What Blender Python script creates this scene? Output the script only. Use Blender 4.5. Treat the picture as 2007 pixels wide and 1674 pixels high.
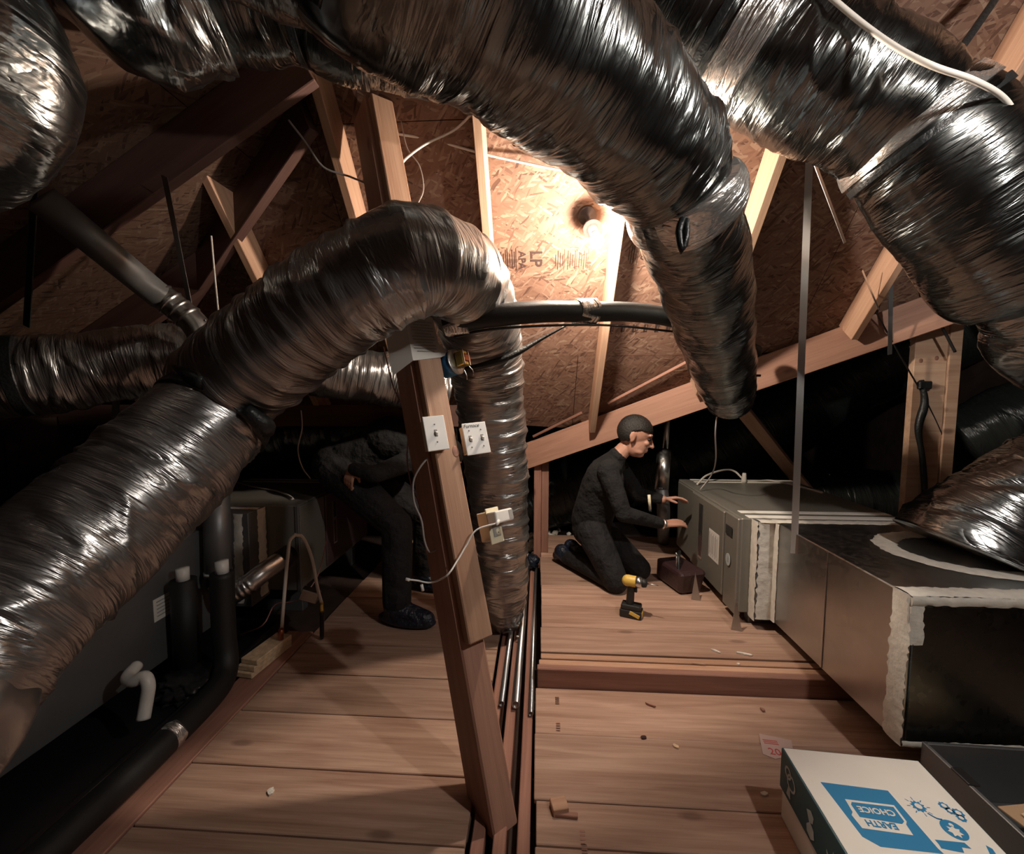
import bpy, bmesh, math, random
import numpy as np
from mathutils import Vector, Matrix, Euler

for o in list(bpy.data.objects):
    bpy.data.objects.remove(o, do_unlink=True)
S = bpy.context.scene
COL = S.collection
rnd = random.Random(7)

# ------------------------------------------------------------------ camera, light, exposure
FP, CXP, CYP, CH = 850.0, 1003.5, 837.0, 1.3       # focal length in pixels of a 2007 x 1674 frame, eye height
PITCH = math.atan(67 / 850)
YAW = math.radians(3.5)
FH = Vector((-math.sin(YAW), math.cos(YAW), 0))
RT = Vector((math.cos(YAW), math.sin(YAW), 0))
UZ = Vector((0, 0, 1))
FW = FH * math.cos(PITCH) - UZ * math.sin(PITCH)
UP = FH * math.sin(PITCH) + UZ * math.cos(PITCH)
EYE = Vector((0, 0, CH))
cd = bpy.data.cameras.new('camera')
cam = bpy.data.objects.new('camera', cd)
COL.objects.link(cam)
cd.sensor_fit = 'HORIZONTAL'
cd.sensor_width = 36
cd.lens = 36 * FP / 2007
cd.clip_start = 0.02
cam.matrix_world = Matrix.Translation(EYE) @ Matrix((RT, UP, -FW)).transposed().to_4x4()
S.camera = cam

w = bpy.data.worlds.new('night')
S.world = w
w.use_nodes = True
w.node_tree.nodes['Background'].inputs[0].default_value = (0.6, 0.65, 0.8, 1)
w.node_tree.nodes['Background'].inputs[1].default_value = 0.004
BULB_NEAR_ROOF = 1250.0        # emission of the bulb in the picture
BULB_BY_HATCH = 850.0         # emission of the bare bulb behind the photographer
S.view_settings.view_transform = 'Standard'
S.view_settings.look = 'None'
S.view_settings.gamma = 1
S.view_settings.use_curve_mapping = False
S.view_settings.exposure = 0.8


# ------------------------------------------------------------------ pixel to place
def ray(x, y):
    return FW + RT * ((x - CXP) / FP) + UP * ((CYP - y) / FP)
def P(x, y, d):                       # at horizontal distance d from the eye
    r = ray(x, y)
    return EYE + r * (d / r.dot(FH))
def PZ(x, y, z):                      # on a level surface
    r = ray(x, y)
    return EYE + r * ((z - CH) / r.z)
def PY(x, y, Y):
    r = ray(x, y)
    return EYE + r * (Y / r.y)
def PX(x, y, X):
    r = ray(x, y)
    return EYE + r * (X / r.x)
AK, AT = 4.63, 1.15                   # back roof slope: z = AK - AT * Y
AN = Vector((0, -AT, -1)).normalized()    # its normal, into the attic
def PA(x, y, off=0.0):
    r = ray(x, y)
    return EYE + r * ((AK - CH) / (r.z + AT * r.y)) + AN * off
def onA(X, Y, off=0.0):
    return Vector((X, Y, AK - AT * Y)) + AN * off


# ------------------------------------------------------------------ materials
MATS = {}
def nmat(name):
    m = bpy.data.materials.new(name)
    m.use_nodes = True
    MATS[name] = m
    nt = m.node_tree
    return m, nt, nt.nodes['Principled BSDF']
def plain(name, col, rough=0.5, metal=0.0, emit=None, strength=0.0, spec=None, bump=0.0, bscale=60, var=0.0, trans=0.0, bdist=0.01):
    m, nt, b = nmat(name)
    b.inputs['Base Color'].default_value = (*col, 1)
    b.inputs['Roughness'].default_value = rough
    b.inputs['Metallic'].default_value = metal
    if spec is not None:
        b.inputs['Specular IOR Level'].default_value = spec
    if emit:
        b.inputs['Emission Color'].default_value = (*emit, 1)
        b.inputs['Emission Strength'].default_value = strength
    if trans:
        b.inputs['Transmission Weight'].default_value = trans
    if bump or var:
        tc = nt.nodes.new('ShaderNodeTexCoord')
        n = nt.nodes.new('ShaderNodeTexNoise')
        n.inputs['Scale'].default_value = bscale
        n.inputs['Detail'].default_value = 5
        nt.links.new(tc.outputs['Object'], n.inputs['Vector'])
        if bump:
            bp = nt.nodes.new('ShaderNodeBump')
            bp.inputs['Strength'].default_value = bump
            bp.inputs['Distance'].default_value = bdist
            nt.links.new(n.outputs['Fac'], bp.inputs['Height'])
            nt.links.new(bp.outputs['Normal'], b.inputs['Normal'])
        if var:
            r = nt.nodes.new('ShaderNodeValToRGB')
            r.color_ramp.elements[0].position = 0.3
            r.color_ramp.elements[1].position = 0.7
            r.color_ramp.elements[0].color = (*[c * (1 - var) for c in col], 1)
            r.color_ramp.elements[1].color = (*[min(1, c * (1 + var)) for c in col], 1)
            nt.links.new(n.outputs['Fac'], r.inputs['Fac'])
            nt.links.new(r.outputs['Color'], b.inputs['Base Color'])
    return m

def wood(name, c1, c2, rough=0.6, knots=True, gscale=1.0, flat=False):
    """lumber with grain along the piece's own X axis, a few knots, tone differing from piece to piece"""
    m, nt, b = nmat(name)
    L = nt.links.new
    tc = nt.nodes.new('ShaderNodeTexCoord')
    oi = nt.nodes.new('ShaderNodeObjectInfo')
    off = nt.nodes.new('ShaderNodeVectorMath'); off.operation = 'SCALE'
    cmb = nt.nodes.new('ShaderNodeCombineXYZ')
    for k in range(3):
        L(oi.outputs['Random'], cmb.inputs[k])
    L(cmb.outputs[0], off.inputs[0]); off.inputs['Scale'].default_value = 37.0
    add = nt.nodes.new('ShaderNodeVectorMath'); add.operation = 'ADD'
    L(tc.outputs['Object'], add.inputs[0]); L(off.outputs[0], add.inputs[1])
    mp = nt.nodes.new('ShaderNodeMapping')
    mp.inputs['Scale'].default_value = (1.1 * gscale, 16 * gscale, 16 * gscale)
    L(add.outputs[0], mp.inputs['Vector'])
    n1 = nt.nodes.new('ShaderNodeTexNoise'); n1.inputs['Scale'].default_value = 1.6; n1.inputs['Detail'].default_value = 6
    n1.inputs['Distortion'].default_value = 0.8
    L(mp.outputs[0], n1.inputs['Vector'])
    mp2 = nt.nodes.new('ShaderNodeMapping'); mp2.inputs['Scale'].default_value = (3, 90, 90)
    L(add.outputs[0], mp2.inputs['Vector'])
    n2 = nt.nodes.new('ShaderNodeTexNoise'); n2.inputs['Scale'].default_value = 2.0; n2.inputs['Detail'].default_value = 4
    L(mp2.outputs[0], n2.inputs['Vector'])
    mx = nt.nodes.new('ShaderNodeMath'); mx.operation = 'MULTIPLY_ADD'
    L(n2.outputs['Fac'], mx.inputs[0]); mx.inputs[1].default_value = 0.45
    L(n1.outputs['Fac'], mx.inputs[2])
    cr = nt.nodes.new('ShaderNodeValToRGB')
    cr.color_ramp.elements[0].position = 0.5; cr.color_ramp.elements[0].color = (*c2, 1)
    cr.color_ramp.elements[1].position = 0.95; cr.color_ramp.elements[1].color = (*c1, 1)
    L(mx.outputs[0], cr.inputs['Fac'])
    last = cr.outputs['Color']
    if knots:
        mp3 = nt.nodes.new('ShaderNodeMapping'); mp3.inputs['Scale'].default_value = (1.3, 3.4, 3.4) if flat else (2.2, 4.5, 4.5)
        L(add.outputs[0], mp3.inputs['Vector'])
        vo = nt.nodes.new('ShaderNodeTexVoronoi'); vo.inputs['Scale'].default_value = 1.0
        if flat: vo.voronoi_dimensions = '2D'
        L(mp3.outputs[0], vo.inputs['Vector'])
        kr = nt.nodes.new('ShaderNodeValToRGB')
        kr.color_ramp.elements[0].position = 0.03 if flat else 0.05; kr.color_ramp.elements[0].color = (1, 1, 1, 1)
        kr.color_ramp.elements[1].position = 0.065 if flat else 0.10; kr.color_ramp.elements[1].color = (0, 0, 0, 1)
        L(vo.outputs['Distance'], kr.inputs['Fac'])
        mk = nt.nodes.new('ShaderNodeMix'); mk.data_type = 'RGBA'
        mk.inputs['B'].default_value = (c2[0] * .35, c2[1] * .3, c2[2] * .3, 1)
        kf = nt.nodes.new('ShaderNodeMath'); kf.operation = 'MULTIPLY'; kf.inputs[1].default_value = 0.55 if flat else 0.75
        L(kr.outputs['Color'], kf.inputs[0])
        L(kf.outputs[0], mk.inputs['Factor']); L(last, mk.inputs['A'])
        last = mk.outputs['Result']
    hs = nt.nodes.new('ShaderNodeHueSaturation')
    vr = nt.nodes.new('ShaderNodeMapRange')
    vr.inputs['To Min'].default_value = 0.8; vr.inputs['To Max'].default_value = 1.15
    L(oi.outputs['Random'], vr.inputs['Value']); L(vr.outputs[0], hs.inputs['Value'])
    L(last, hs.inputs['Color'])
    L(hs.outputs[0], b.inputs['Base Color'])
    b.inputs['Roughness'].default_value = rough
    b.inputs['Specular IOR Level'].default_value = 0.3
    bp = nt.nodes.new('ShaderNodeBump'); bp.inputs['Strength'].default_value = 0.25; bp.inputs['Distance'].default_value = 0.004
    L(mx.outputs[0], bp.inputs['Height']); L(bp.outputs['Normal'], b.inputs['Normal'])
    return m

def osb(name, tint=1.0):
    """strand board: long flat flakes lying in several directions"""
    m, nt, b = nmat(name)
    L = nt.links.new
    tc = nt.nodes.new('ShaderNodeTexCoord')
    nz = nt.nodes.new('ShaderNodeTexNoise'); nz.inputs['Scale'].default_value = 5; nz.inputs['Detail'].default_value = 2
    L(tc.outputs['Object'], nz.inputs['Vector'])
    base = None
    for k, (ang, sx, sy) in enumerate(((0.15, 13, 85), (-0.55, 16, 95), (0.95, 20, 110))):
        mp = nt.nodes.new('ShaderNodeMapping')
        mp.inputs['Rotation'].default_value = (0, 0, ang)
        mp.inputs['Location'].default_value = (k * 3.1, k * 1.7, 0)
        mp.inputs['Scale'].default_value = (1, 1, 1)
        mp2 = nt.nodes.new('ShaderNodeMapping'); mp2.inputs['Scale'].default_value = (sx, sy, 1)
        L(tc.outputs['Object'], mp.inputs['Vector'])
        ds = nt.nodes.new('ShaderNodeVectorMath'); ds.operation = 'MULTIPLY_ADD'
        L(nz.outputs['Color'], ds.inputs[0]); ds.inputs[1].default_value = (0.06, 0.06, 0)
        L(mp.outputs[0], ds.inputs[2]); L(ds.outputs[0], mp2.inputs['Vector'])
        vo = nt.nodes.new('ShaderNodeTexVoronoi'); vo.voronoi_dimensions = '2D'; vo.inputs['Scale'].default_value = 1.0
        L(mp2.outputs[0], vo.inputs['Vector'])
        sp = nt.nodes.new('ShaderNodeSeparateColor'); L(vo.outputs['Color'], sp.inputs[0])
        if base is None:
            base = sp.outputs[0]
        else:
            gt = nt.nodes.new('ShaderNodeMath'); gt.operation = 'GREATER_THAN'; gt.inputs[1].default_value = 0.62
            L(sp.outputs[1], gt.inputs[0])
            mi = nt.nodes.new('ShaderNodeMix'); mi.data_type = 'FLOAT'
            L(gt.outputs[0], mi.inputs['Factor']); L(base, mi.inputs['A']); L(sp.outputs[0], mi.inputs['B'])
            base = mi.outputs['Result']
    cr = nt.nodes.new('ShaderNodeValToRGB')
    e = cr.color_ramp.elements
    e[0].position = 0.0; e[0].color = (0.19 * tint, 0.10 * tint, 0.07 * tint, 1)
    e[1].position = 1.0; e[1].color = (0.60 * tint, 0.41 * tint, 0.30 * tint, 1)
    e2 = e.new(0.25); e2.color = (0.38 * tint, 0.21 * tint, 0.145 * tint, 1)
    e3 = e.new(0.8); e3.color = (0.46 * tint, 0.27 * tint, 0.19 * tint, 1)
    L(base, cr.inputs['Fac'])
    L(cr.outputs['Color'], b.inputs['Base Color'])
    b.inputs['Roughness'].default_value = 0.7
    b.inputs['Specular IOR Level'].default_value = 0.25
    bp = nt.nodes.new('ShaderNodeBump'); bp.inputs['Strength'].default_value = 0.35; bp.inputs['Distance'].default_value = 0.003
    L(base, bp.inputs['Height']); L(bp.outputs['Normal'], b.inputs['Normal'])
    return m

def foil(name, col, metal=0.9, rough=0.24, bump=0.7, scale=1.0):
    """thin metallised film, wrinkled round the duct; UV is metres along and metres round"""
    m, nt, b = nmat(name)
    L = nt.links.new
    uv = nt.nodes.new('ShaderNodeUVMap')
    h = []
    for sx, sy, sc, dis in ((26, 3.0, 1.0, 1.0), (75, 12, 1.0, 0.6)):
        mp = nt.nodes.new('ShaderNodeMapping')
        mp.inputs['Rotation'].default_value = (0, 0, 0.25)
        mp.inputs['Scale'].default_value = (sx * scale, sy * scale, 1)
        L(uv.outputs[0], mp.inputs['Vector'])
        n = nt.nodes.new('ShaderNodeTexNoise'); n.inputs['Scale'].default_value = sc
        n.inputs['Detail'].default_value = 3; n.inputs['Distortion'].default_value = dis
        L(mp.outputs[0], n.inputs['Vector'])
        s = nt.nodes.new('ShaderNodeMath'); s.operation = 'SUBTRACT'; s.inputs[1].default_value = 0.5
        L(n.outputs['Fac'], s.inputs[0])
        a = nt.nodes.new('ShaderNodeMath'); a.operation = 'ABSOLUTE'
        L(s.outputs[0], a.inputs[0])
        h.append(a)
    ma = nt.nodes.new('ShaderNodeMath'); ma.operation = 'MULTIPLY_ADD'; ma.inputs[1].default_value = 0.22
    L(h[1].outputs[0], ma.inputs[0]); L(h[0].outputs[0], ma.inputs[2])
    bp = nt.nodes.new('ShaderNodeBump'); bp.inputs['Strength'].default_value = bump; bp.inputs['Distance'].default_value = 0.02
    L(ma.outputs[0], bp.inputs['Height']); L(bp.outputs['Normal'], b.inputs['Normal'])
    b.inputs['Base Color'].default_value = (*col, 1)
    b.inputs['Metallic'].default_value = metal
    mr = nt.nodes.new('ShaderNodeMapRange')
    mr.inputs['To Min'].default_value = rough - 0.06; mr.inputs['To Max'].default_value = rough + 0.14
    n3 = nt.nodes.new('ShaderNodeTexNoise'); n3.inputs['Scale'].default_value = 9
    L(uv.outputs[0], n3.inputs['Vector']); L(n3.outputs['Fac'], mr.inputs['Value']); L(mr.outputs[0], b.inputs['Roughness'])
    return m

def sheet(name, col, rough=0.32, metal=1.0):
    """galvanised sheet with soft spangle"""
    m, nt, b = nmat(name)
    L = nt.links.new
    tc = nt.nodes.new('ShaderNodeTexCoord')
    vo = nt.nodes.new('ShaderNodeTexVoronoi'); vo.inputs['Scale'].default_value = 55
    L(tc.outputs['Object'], vo.inputs['Vector'])
    sp = nt.nodes.new('ShaderNodeSeparateColor'); L(vo.outputs['Color'], sp.inputs[0])
    mr = nt.nodes.new('ShaderNodeMapRange'); mr.inputs['To Min'].default_value = rough - 0.04; mr.inputs['To Max'].default_value = rough + 0.06
    L(sp.outputs[0], mr.inputs['Value']); L(mr.outputs[0], b.inputs['Roughness'])
    n = nt.nodes.new('ShaderNodeTexNoise'); n.inputs['Scale'].default_value = 3.0; n.inputs['Detail'].default_value = 4
    L(tc.outputs['Object'], n.inputs['Vector'])
    cr = nt.nodes.new('ShaderNodeValToRGB')
    cr.color_ramp.elements[0].position = 0.3; cr.color_ramp.elements[0].color = (*[c * 0.85 for c in col], 1)
    cr.color_ramp.elements[1].position = 0.7; cr.color_ramp.elements[1].color = (*[c * 1.1 for c in col], 1)
    L(n.outputs['Fac'], cr.inputs['Fac']); L(cr.outputs[0], b.inputs['Base Color'])
    b.inputs['Metallic'].default_value = metal
    bp = nt.nodes.new('ShaderNodeBump'); bp.inputs['Strength'].default_value = 0.12; bp.inputs['Distance'].default_value = 0.02
    L(n.outputs['Fac'], bp.inputs['Height']); L(bp.outputs['Normal'], b.inputs['Normal'])
    return m

M_FLOOR = wood('floor plank wood', (0.54, 0.36, 0.27), (0.33, 0.19, 0.135), gscale=1.0, flat=True)
M_LUMBER = wood('framing lumber', (0.53, 0.33, 0.225), (0.38, 0.21, 0.135))
M_DARKWOOD = wood('weathered reddish lumber', (0.36, 0.19, 0.14), (0.24, 0.115, 0.085))
M_PALEWOOD = wood('pale new lumber', (0.60, 0.41, 0.29), (0.46, 0.28, 0.185))
M_PLY = plain('plywood edge', (0.62, 0.46, 0.30), 0.7, bump=0.2, bscale=40, var=0.25)
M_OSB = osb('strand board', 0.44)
M_OSBD = osb('strand board shaded', 0.26)  # lower tint puts the left slope's shade into the colour
M_SHADEWOOD = wood('rafter wood darkened for shade', (0.15, 0.08, 0.065), (0.10, 0.05, 0.042))  # shade on the left rafters and purlin is put into this colour
M_RED = wood('reddish beam wood', (0.44, 0.25, 0.18), (0.33, 0.175, 0.125))
M_FOIL = foil('silver foil jacket', (0.33, 0.35, 0.355), metal=1.0, rough=0.2)
M_FOILD = foil('smoky foil jacket', (0.195, 0.21, 0.21), metal=1.0, rough=0.18, bump=0.5)
M_FOILG = foil('grey foil jacket', (0.38, 0.38, 0.38), metal=0.92, rough=0.26, bump=0.65)
M_FOILB = foil('black film jacket', (0.035, 0.04, 0.038), metal=0.3, rough=0.22, bump=0.8)
M_FOILTAPE = foil('foil tape', (0.72, 0.71, 0.69), rough=0.2, bump=1.0, scale=1.6)
M_TAPE = plain('black tape', (0.010, 0.012, 0.013), 0.4, bump=0.3, bscale=90)
M_FOAM = plain('black foam pipe cover', (0.009, 0.0095, 0.0095), 0.6, bump=0.1, bscale=200)
M_BPLAST = plain('black plastic', (0.014, 0.014, 0.015), 0.42, bump=0.15, bscale=30)
M_PAN = plain('black pan', (0.011, 0.011, 0.012), 0.38)
M_GALV = sheet('galvanised sheet', (0.50, 0.50, 0.49))
M_GALVD = sheet('dull galvanised sheet', (0.20, 0.205, 0.21), rough=0.45, metal=0.6)
M_ENDCAP = sheet('sheet end with painted dark reflection', (0.10, 0.105, 0.10), rough=0.3, metal=1.0)  # dark colour stands in for the unlit room this end reflects
M_STEEL = plain('bright steel', (0.72, 0.72, 0.72), 0.3, 1.0)
M_PIPE = plain('steel conduit', (0.44, 0.45, 0.46), 0.32, 0.95, bump=0.04, bscale=40)
M_FURN = plain('grey furnace paint', (0.20, 0.19, 0.165), 0.45, 0.25, bump=0.03, bscale=90)
M_FURND = plain('maroon grey furnace paint', (0.115, 0.075, 0.075), 0.42, 0.25, bump=0.03, bscale=90)
M_MASTIC = plain('white mastic', (0.66, 0.63, 0.57), 0.75, bump=0.5, bscale=28, var=0.1)
M_STRIPE = plain('white tape strip', (0.80, 0.78, 0.73), 0.6)
M_WHITE = plain('white plastic', (0.78, 0.77, 0.75), 0.4)
M_CREAM = plain('cream plastic', (0.72, 0.67, 0.50), 0.42)
M_CABLE = plain('white cable', (0.62, 0.58, 0.53), 0.5)
M_CABLED = plain('grey cable', (0.33, 0.29, 0.27), 0.55)
M_REDWIRE = plain('thin reddish wire', (0.38, 0.17, 0.15), 0.5)
M_BLUEBOX = plain('blue plastic box', (0.02, 0.14, 0.33), 0.4)
M_BRASS = plain('yellow chromate steel', (0.55, 0.42, 0.13), 0.3, 0.9)
M_COPPER = plain('copper winding', (0.35, 0.11, 0.05), 0.3, 0.8)
M_PVC = plain('white pvc', (0.70, 0.69, 0.66), 0.35)
M_PAPER = plain('paper sheet', (0.66, 0.64, 0.60), 0.8)
M_INK = plain('black ink', (0.02, 0.02, 0.02), 0.7)
M_GREYINK = plain('grey ink', (0.32, 0.31, 0.30), 0.8)
M_STAMP = plain('dark brown stamp ink', (0.035, 0.016, 0.012), 0.8)
M_REDINK = plain('red ink', (0.50, 0.06, 0.06), 0.7)
M_PINK = plain('pink paper', (0.50, 0.36, 0.33), 0.8)
M_BOXW = plain('white printed cardboard', (0.72, 0.70, 0.66), 0.6, var=0.03, bscale=8)
M_BOXB = plain('blue print', (0.025, 0.20, 0.42), 0.55)
M_BOXT = plain('dark teal print', (0.010, 0.065, 0.085), 0.5)
M_BOXL = plain('light print on teal', (0.40, 0.45, 0.45), 0.6)
M_CARD = plain('brown cardboard', (0.36, 0.24, 0.15), 0.8, bump=0.1, bscale=60)
M_INSUL = plain('loose white insulation', (0.72, 0.68, 0.62), 0.95, bump=0.8, bscale=70, var=0.15)
M_YEL = plain('yellow tool plastic', (0.74, 0.50, 0.10), 0.42)
M_GUN = plain('black tool rubber', (0.018, 0.018, 0.018), 0.5)
M_SKIN = plain('skin', (0.47, 0.25, 0.18), 0.5, bump=0.05, bscale=120)
M_HAIR = plain('short dark hair', (0.012, 0.011, 0.010), 0.55, bump=0.6, bscale=160)
M_SHIRT = plain('black shirt cloth', (0.0045, 0.0045, 0.005), 0.9, bump=0.9, bscale=9, bdist=.06)
M_TROUS = plain('black work trousers', (0.006, 0.0057, 0.007), 0.85, bump=0.9, bscale=8, bdist=.06)
M_BOOT = plain('navy shoe cover', (0.010, 0.015, 0.028), 0.35, bump=0.9, bscale=22, bdist=.03)
M_VOID = plain('boards darkened for shade', (0.045, 0.026, 0.02), 0.85, bump=0.3, bscale=10, var=0.3)  # deep shade painted into the boards, which also dims what the ducts reflect
M_GLOW = plain('lit bulb', (1, 1, 1), 0.4, emit=(1.0, 0.84, 0.68), strength=BULB_NEAR_ROOF)
M_GLOW2 = plain('lit bulb cool', (1, 1, 1), 0.4, emit=(1.0, 0.93, 0.85), strength=BULB_BY_HATCH)
M_PHEN = plain('dark brown lamp holder', (0.035, 0.022, 0.02), 0.5)
M_PORC = plain('white porcelain', (0.7, 0.69, 0.66), 0.3)
M_BROWNP = plain('dark red plastic bag', (0.045, 0.022, 0.024), 0.35, bump=0.5, bscale=30)


# ------------------------------------------------------------------ builders
WM = {}
def reg(o, M=None, parent=None):
    M = M or Matrix.Identity(4)
    COL.objects.link(o)
    o.matrix_basis = M
    WM[o] = M
    if parent is not None:
        o.parent = parent
        o.matrix_parent_inverse = WM[parent].inverted()
    return o
def tag(o, label=None, cat=None, group=None, kind=None):
    if label: o['label'] = label
    if cat: o['category'] = cat
    if group: o['group'] = group
    if kind: o['kind'] = kind
    return o
def thing(name, loc, label, cat, group=None):
    o = bpy.data.objects.new(name, None)
    o.empty_display_size = 0.05
    reg(o, Matrix.Translation(Vector(loc)))
    return tag(o, label, cat, group)
def setting(name, loc=(0, 0, 0)):
    o = bpy.data.objects.new(name, None)
    o.empty_display_size = 0.05
    reg(o, Matrix.Translation(Vector(loc)))
    return tag(o, kind='structure')
def obj(name, verts, faces, mat, parent=None, M=None, smooth=False, uv=None):
    me = bpy.data.meshes.new(name)
    me.from_pydata([tuple(v) for v in verts], [], [tuple(f) for f in faces])
    me.materials.append(mat)
    if smooth:
        me.polygons.foreach_set('use_smooth', [True] * len(me.polygons))
    if uv is not None:
        ul = me.uv_layers.new(name='UVMap')
        idx = np.empty(len(me.loops), dtype=np.int32)
        me.loops.foreach_get('vertex_index', idx)
        ul.data.foreach_set('uv', np.asarray(uv, dtype=np.float32)[idx].ravel())
    me.update()
    return reg(bpy.data.objects.new(name, me), M, parent)
def bm_obj(name, bm, mat, parent=None, M=None, smooth=False):
    bmesh.ops.recalc_face_normals(bm, faces=bm.faces)
    me = bpy.data.meshes.new(name)
    bm.to_mesh(me); bm.free()
    me.materials.append(mat)
    if smooth:
        me.polygons.foreach_set('use_smooth', [True] * len(me.polygons))
    return reg(bpy.data.objects.new(name, me), M, parent)
def bm_box(bm, c, s, R=None, bev=0.0, seg=1):
    M = Matrix.Translation(Vector(c)) @ (R.to_4x4() if R else Matrix.Identity(4)) @ Matrix.Diagonal((s[0], s[1], s[2], 1))
    r = bmesh.ops.create_cube(bm, size=1.0, matrix=M)
    if bev:
        es = {e for v in r['verts'] for e in v.link_edges}
        bmesh.ops.bevel(bm, geom=list(es), offset=bev, segments=seg, affect='EDGES', profile=0.5)
def box(name, c, s, mat, parent=None, R=None, bev=0.002, seg=1):
    bm = bmesh.new()
    bm_box(bm, (0, 0, 0), s, None, bev, seg)
    M = Matrix.Translation(Vector(c)) @ (R.to_4x4() if R else Matrix.Identity(4))
    return bm_obj(name, bm, mat, parent, M)
def box2(name, lo, hi, mat, parent=None, bev=0.002, seg=1):
    lo, hi = Vector(lo), Vector(hi)
    return box(name, (lo + hi) / 2, hi - lo, mat, parent, None, bev, seg)
def axes(x, up):
    """rotation with local X along x and local Z near up"""
    x = Vector(x).normalized(); up = Vector(up)
    z = (up - x * up.dot(x)).normalized()
    y = z.cross(x)
    return Matrix((x, y, z)).transposed()
def beam(name, a, b, wd, ht, mat, parent=None, up=(0, 0, 1), bev=0.003):
    a, b = Vector(a), Vector(b)
    return box(name, (a + b) / 2, ((b - a).length, wd, ht), mat, parent, axes(b - a, up), bev)
def spline(pts, step):
    """Catmull-Rom through rows of numbers (first three a position), resampled about every step metres"""
    p = np.array([list(q) for q in pts], float)
    if len(p) == 2:
        p = np.vstack([p[0], (p[0] + p[1]) / 2, p[1]])
    e = np.vstack([2 * p[0] - p[1], p, 2 * p[-1] - p[-2]])
    out = []
    for i in range(1, len(e) - 2):
        n = max(2, int(np.linalg.norm(e[i + 1, :3] - e[i, :3]) / step))
        t = np.linspace(0, 1, n, endpoint=False)[:, None]
        a, b, c, d = e[i - 1], e[i], e[i + 1], e[i + 2]
        out.append(0.5 * (2 * b + (c - a) * t + (2 * a - 5 * b + 4 * c - d) * t ** 2 + (3 * b - a - 3 * c + d) * t ** 3))
    out.append(e[-2][None])
    return np.vstack(out)
def frames(c, start=None):
    t = np.gradient(c, axis=0)
    t /= np.linalg.norm(t, axis=1)[:, None] + 1e-12
    n = np.zeros_like(c)
    s = np.array(start if start is not None else (0.13, 0.2, 1.0), float)
    if abs(s @ t[0]) / np.linalg.norm(s) > 0.95:
        s = np.array((1.0, 0.2, 0.1))
    v = s - t[0] * (s @ t[0])
    n[0] = v / np.linalg.norm(v)
    for i in range(1, len(c)):
        v = n[i - 1] - t[i] * (n[i - 1] @ t[i])
        n[i] = v / (np.linalg.norm(v) + 1e-12)
    return t, n, np.cross(t, n)
def sweep(name, c, rad, mat, parent=None, seg=12, disp=None, caps=True, start=None, smooth=True, squash=None):
    """c: centre line n x 3, rad: n radii, disp: n x seg extra radius"""
    c = np.asarray(c, float); rad = np.asarray(rad, float)
    n = len(c)
    t, u, v = frames(c, start)
    th = np.linspace(0, 2 * np.pi, seg, endpoint=False)
    R = rad[:, None] + (disp if disp is not None else 0.0) * np.ones((1, seg))
    V = c[:, None, :] + R[:, :, None] * (np.cos(th)[None, :, None] * u[:, None, :] + np.sin(th)[None, :, None] * v[:, None, :])
    V = V.reshape(-1, 3)
    i = np.arange(n - 1)[:, None] * seg
    j = np.arange(seg)[None, :]
    a = i + j; b = i + (j + 1) % seg
    Fq = np.stack([a, b, b + seg, a + seg], -1).reshape(-1, 4)
    s = np.concatenate([[0], np.cumsum(np.linalg.norm(np.diff(c, axis=0), axis=1))])
    uv = np.stack([np.repeat(s, seg), np.tile(th, n) * np.repeat(rad, seg)], -1)
    me = bpy.data.meshes.new(name)
    fl = Fq.tolist()
    if caps:
        fl += [list(range(seg - 1, -1, -1)), list(range((n - 1) * seg, n * seg))]
    me.from_pydata(V.tolist(), [], fl)
    me.materials.append(mat)
    if smooth:
        me.polygons.foreach_set('use_smooth', [True] * len(me.polygons))
    ul = me.uv_layers.new(name='UVMap')
    idx = np.empty(len(me.loops), dtype=np.int32)
    me.loops.foreach_get('vertex_index', idx)
    ul.data.foreach_set('uv', uv.astype(np.float32)[idx].ravel())
    me.update()
    return reg(bpy.data.objects.new(name, me), None, parent)
def tube(name, pts, r, mat, parent=None, seg=10, step=0.02, caps=True):
    q = spline([tuple(p) for p in pts], step)
    rr = np.full(len(q), r) if not isinstance(r, (list, tuple)) else np.interp(np.linspace(0, 1, len(q)), np.linspace(0, 1, len(r)), r)
    return sweep(name, q, rr, mat, parent, seg, None, caps)
def rod(name, a, b, r, mat, parent=None, seg=16, r2=None):
    a, b = np.array(a, float), np.array(b, float)
    return sweep(name, np.stack([a, b]), [r, r2 if r2 is not None else r], mat, parent, seg, None, True)
def lathe(name, prof, M, mat, parent=None, seg=28, smooth=True):
    """profile of (radius, height) turned round local Z"""
    V, Fc = [], []
    for r, z in prof:
        for k in range(seg):
            a = 2 * math.pi * k / seg
            V.append((r * math.cos(a), r * math.sin(a), z))
    for i in range(len(prof) - 1):
        for k in range(seg):
            Fc.append((i * seg + k, i * seg + (k + 1) % seg, (i + 1) * seg + (k + 1) % seg, (i + 1) * seg + k))
    Fc.append(tuple(range(seg - 1, -1, -1)))
    Fc.append(tuple(range((len(prof) - 1) * seg, len(prof) * seg)))
    return obj(name, V, Fc, mat, parent, M, smooth)
def plate(name, pts, th, M, mat, parent=None):
    """outline in local XY, given a thickness along local Z"""
    n = len(pts)
    bm = bmesh.new()
    vs = [bm.verts.new((p[0], p[1], 0)) for p in pts]
    f = bm.faces.new(vs)
    r = bmesh.ops.extrude_face_region(bm, geom=[f])
    bmesh.ops.translate(bm, vec=(0, 0, th), verts=[g for g in r['geom'] if isinstance(g, bmesh.types.BMVert)])
    return bm_obj(name, bm, mat, parent, M)
def basis(o, x, y):
    x = Vector(x).normalized(); y = Vector(y)
    z = x.cross(y).normalized(); y = z.cross(x)
    M = Matrix((x, y, z)).transposed().to_4x4()
    M.translation = Vector(o)
    return M
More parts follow.
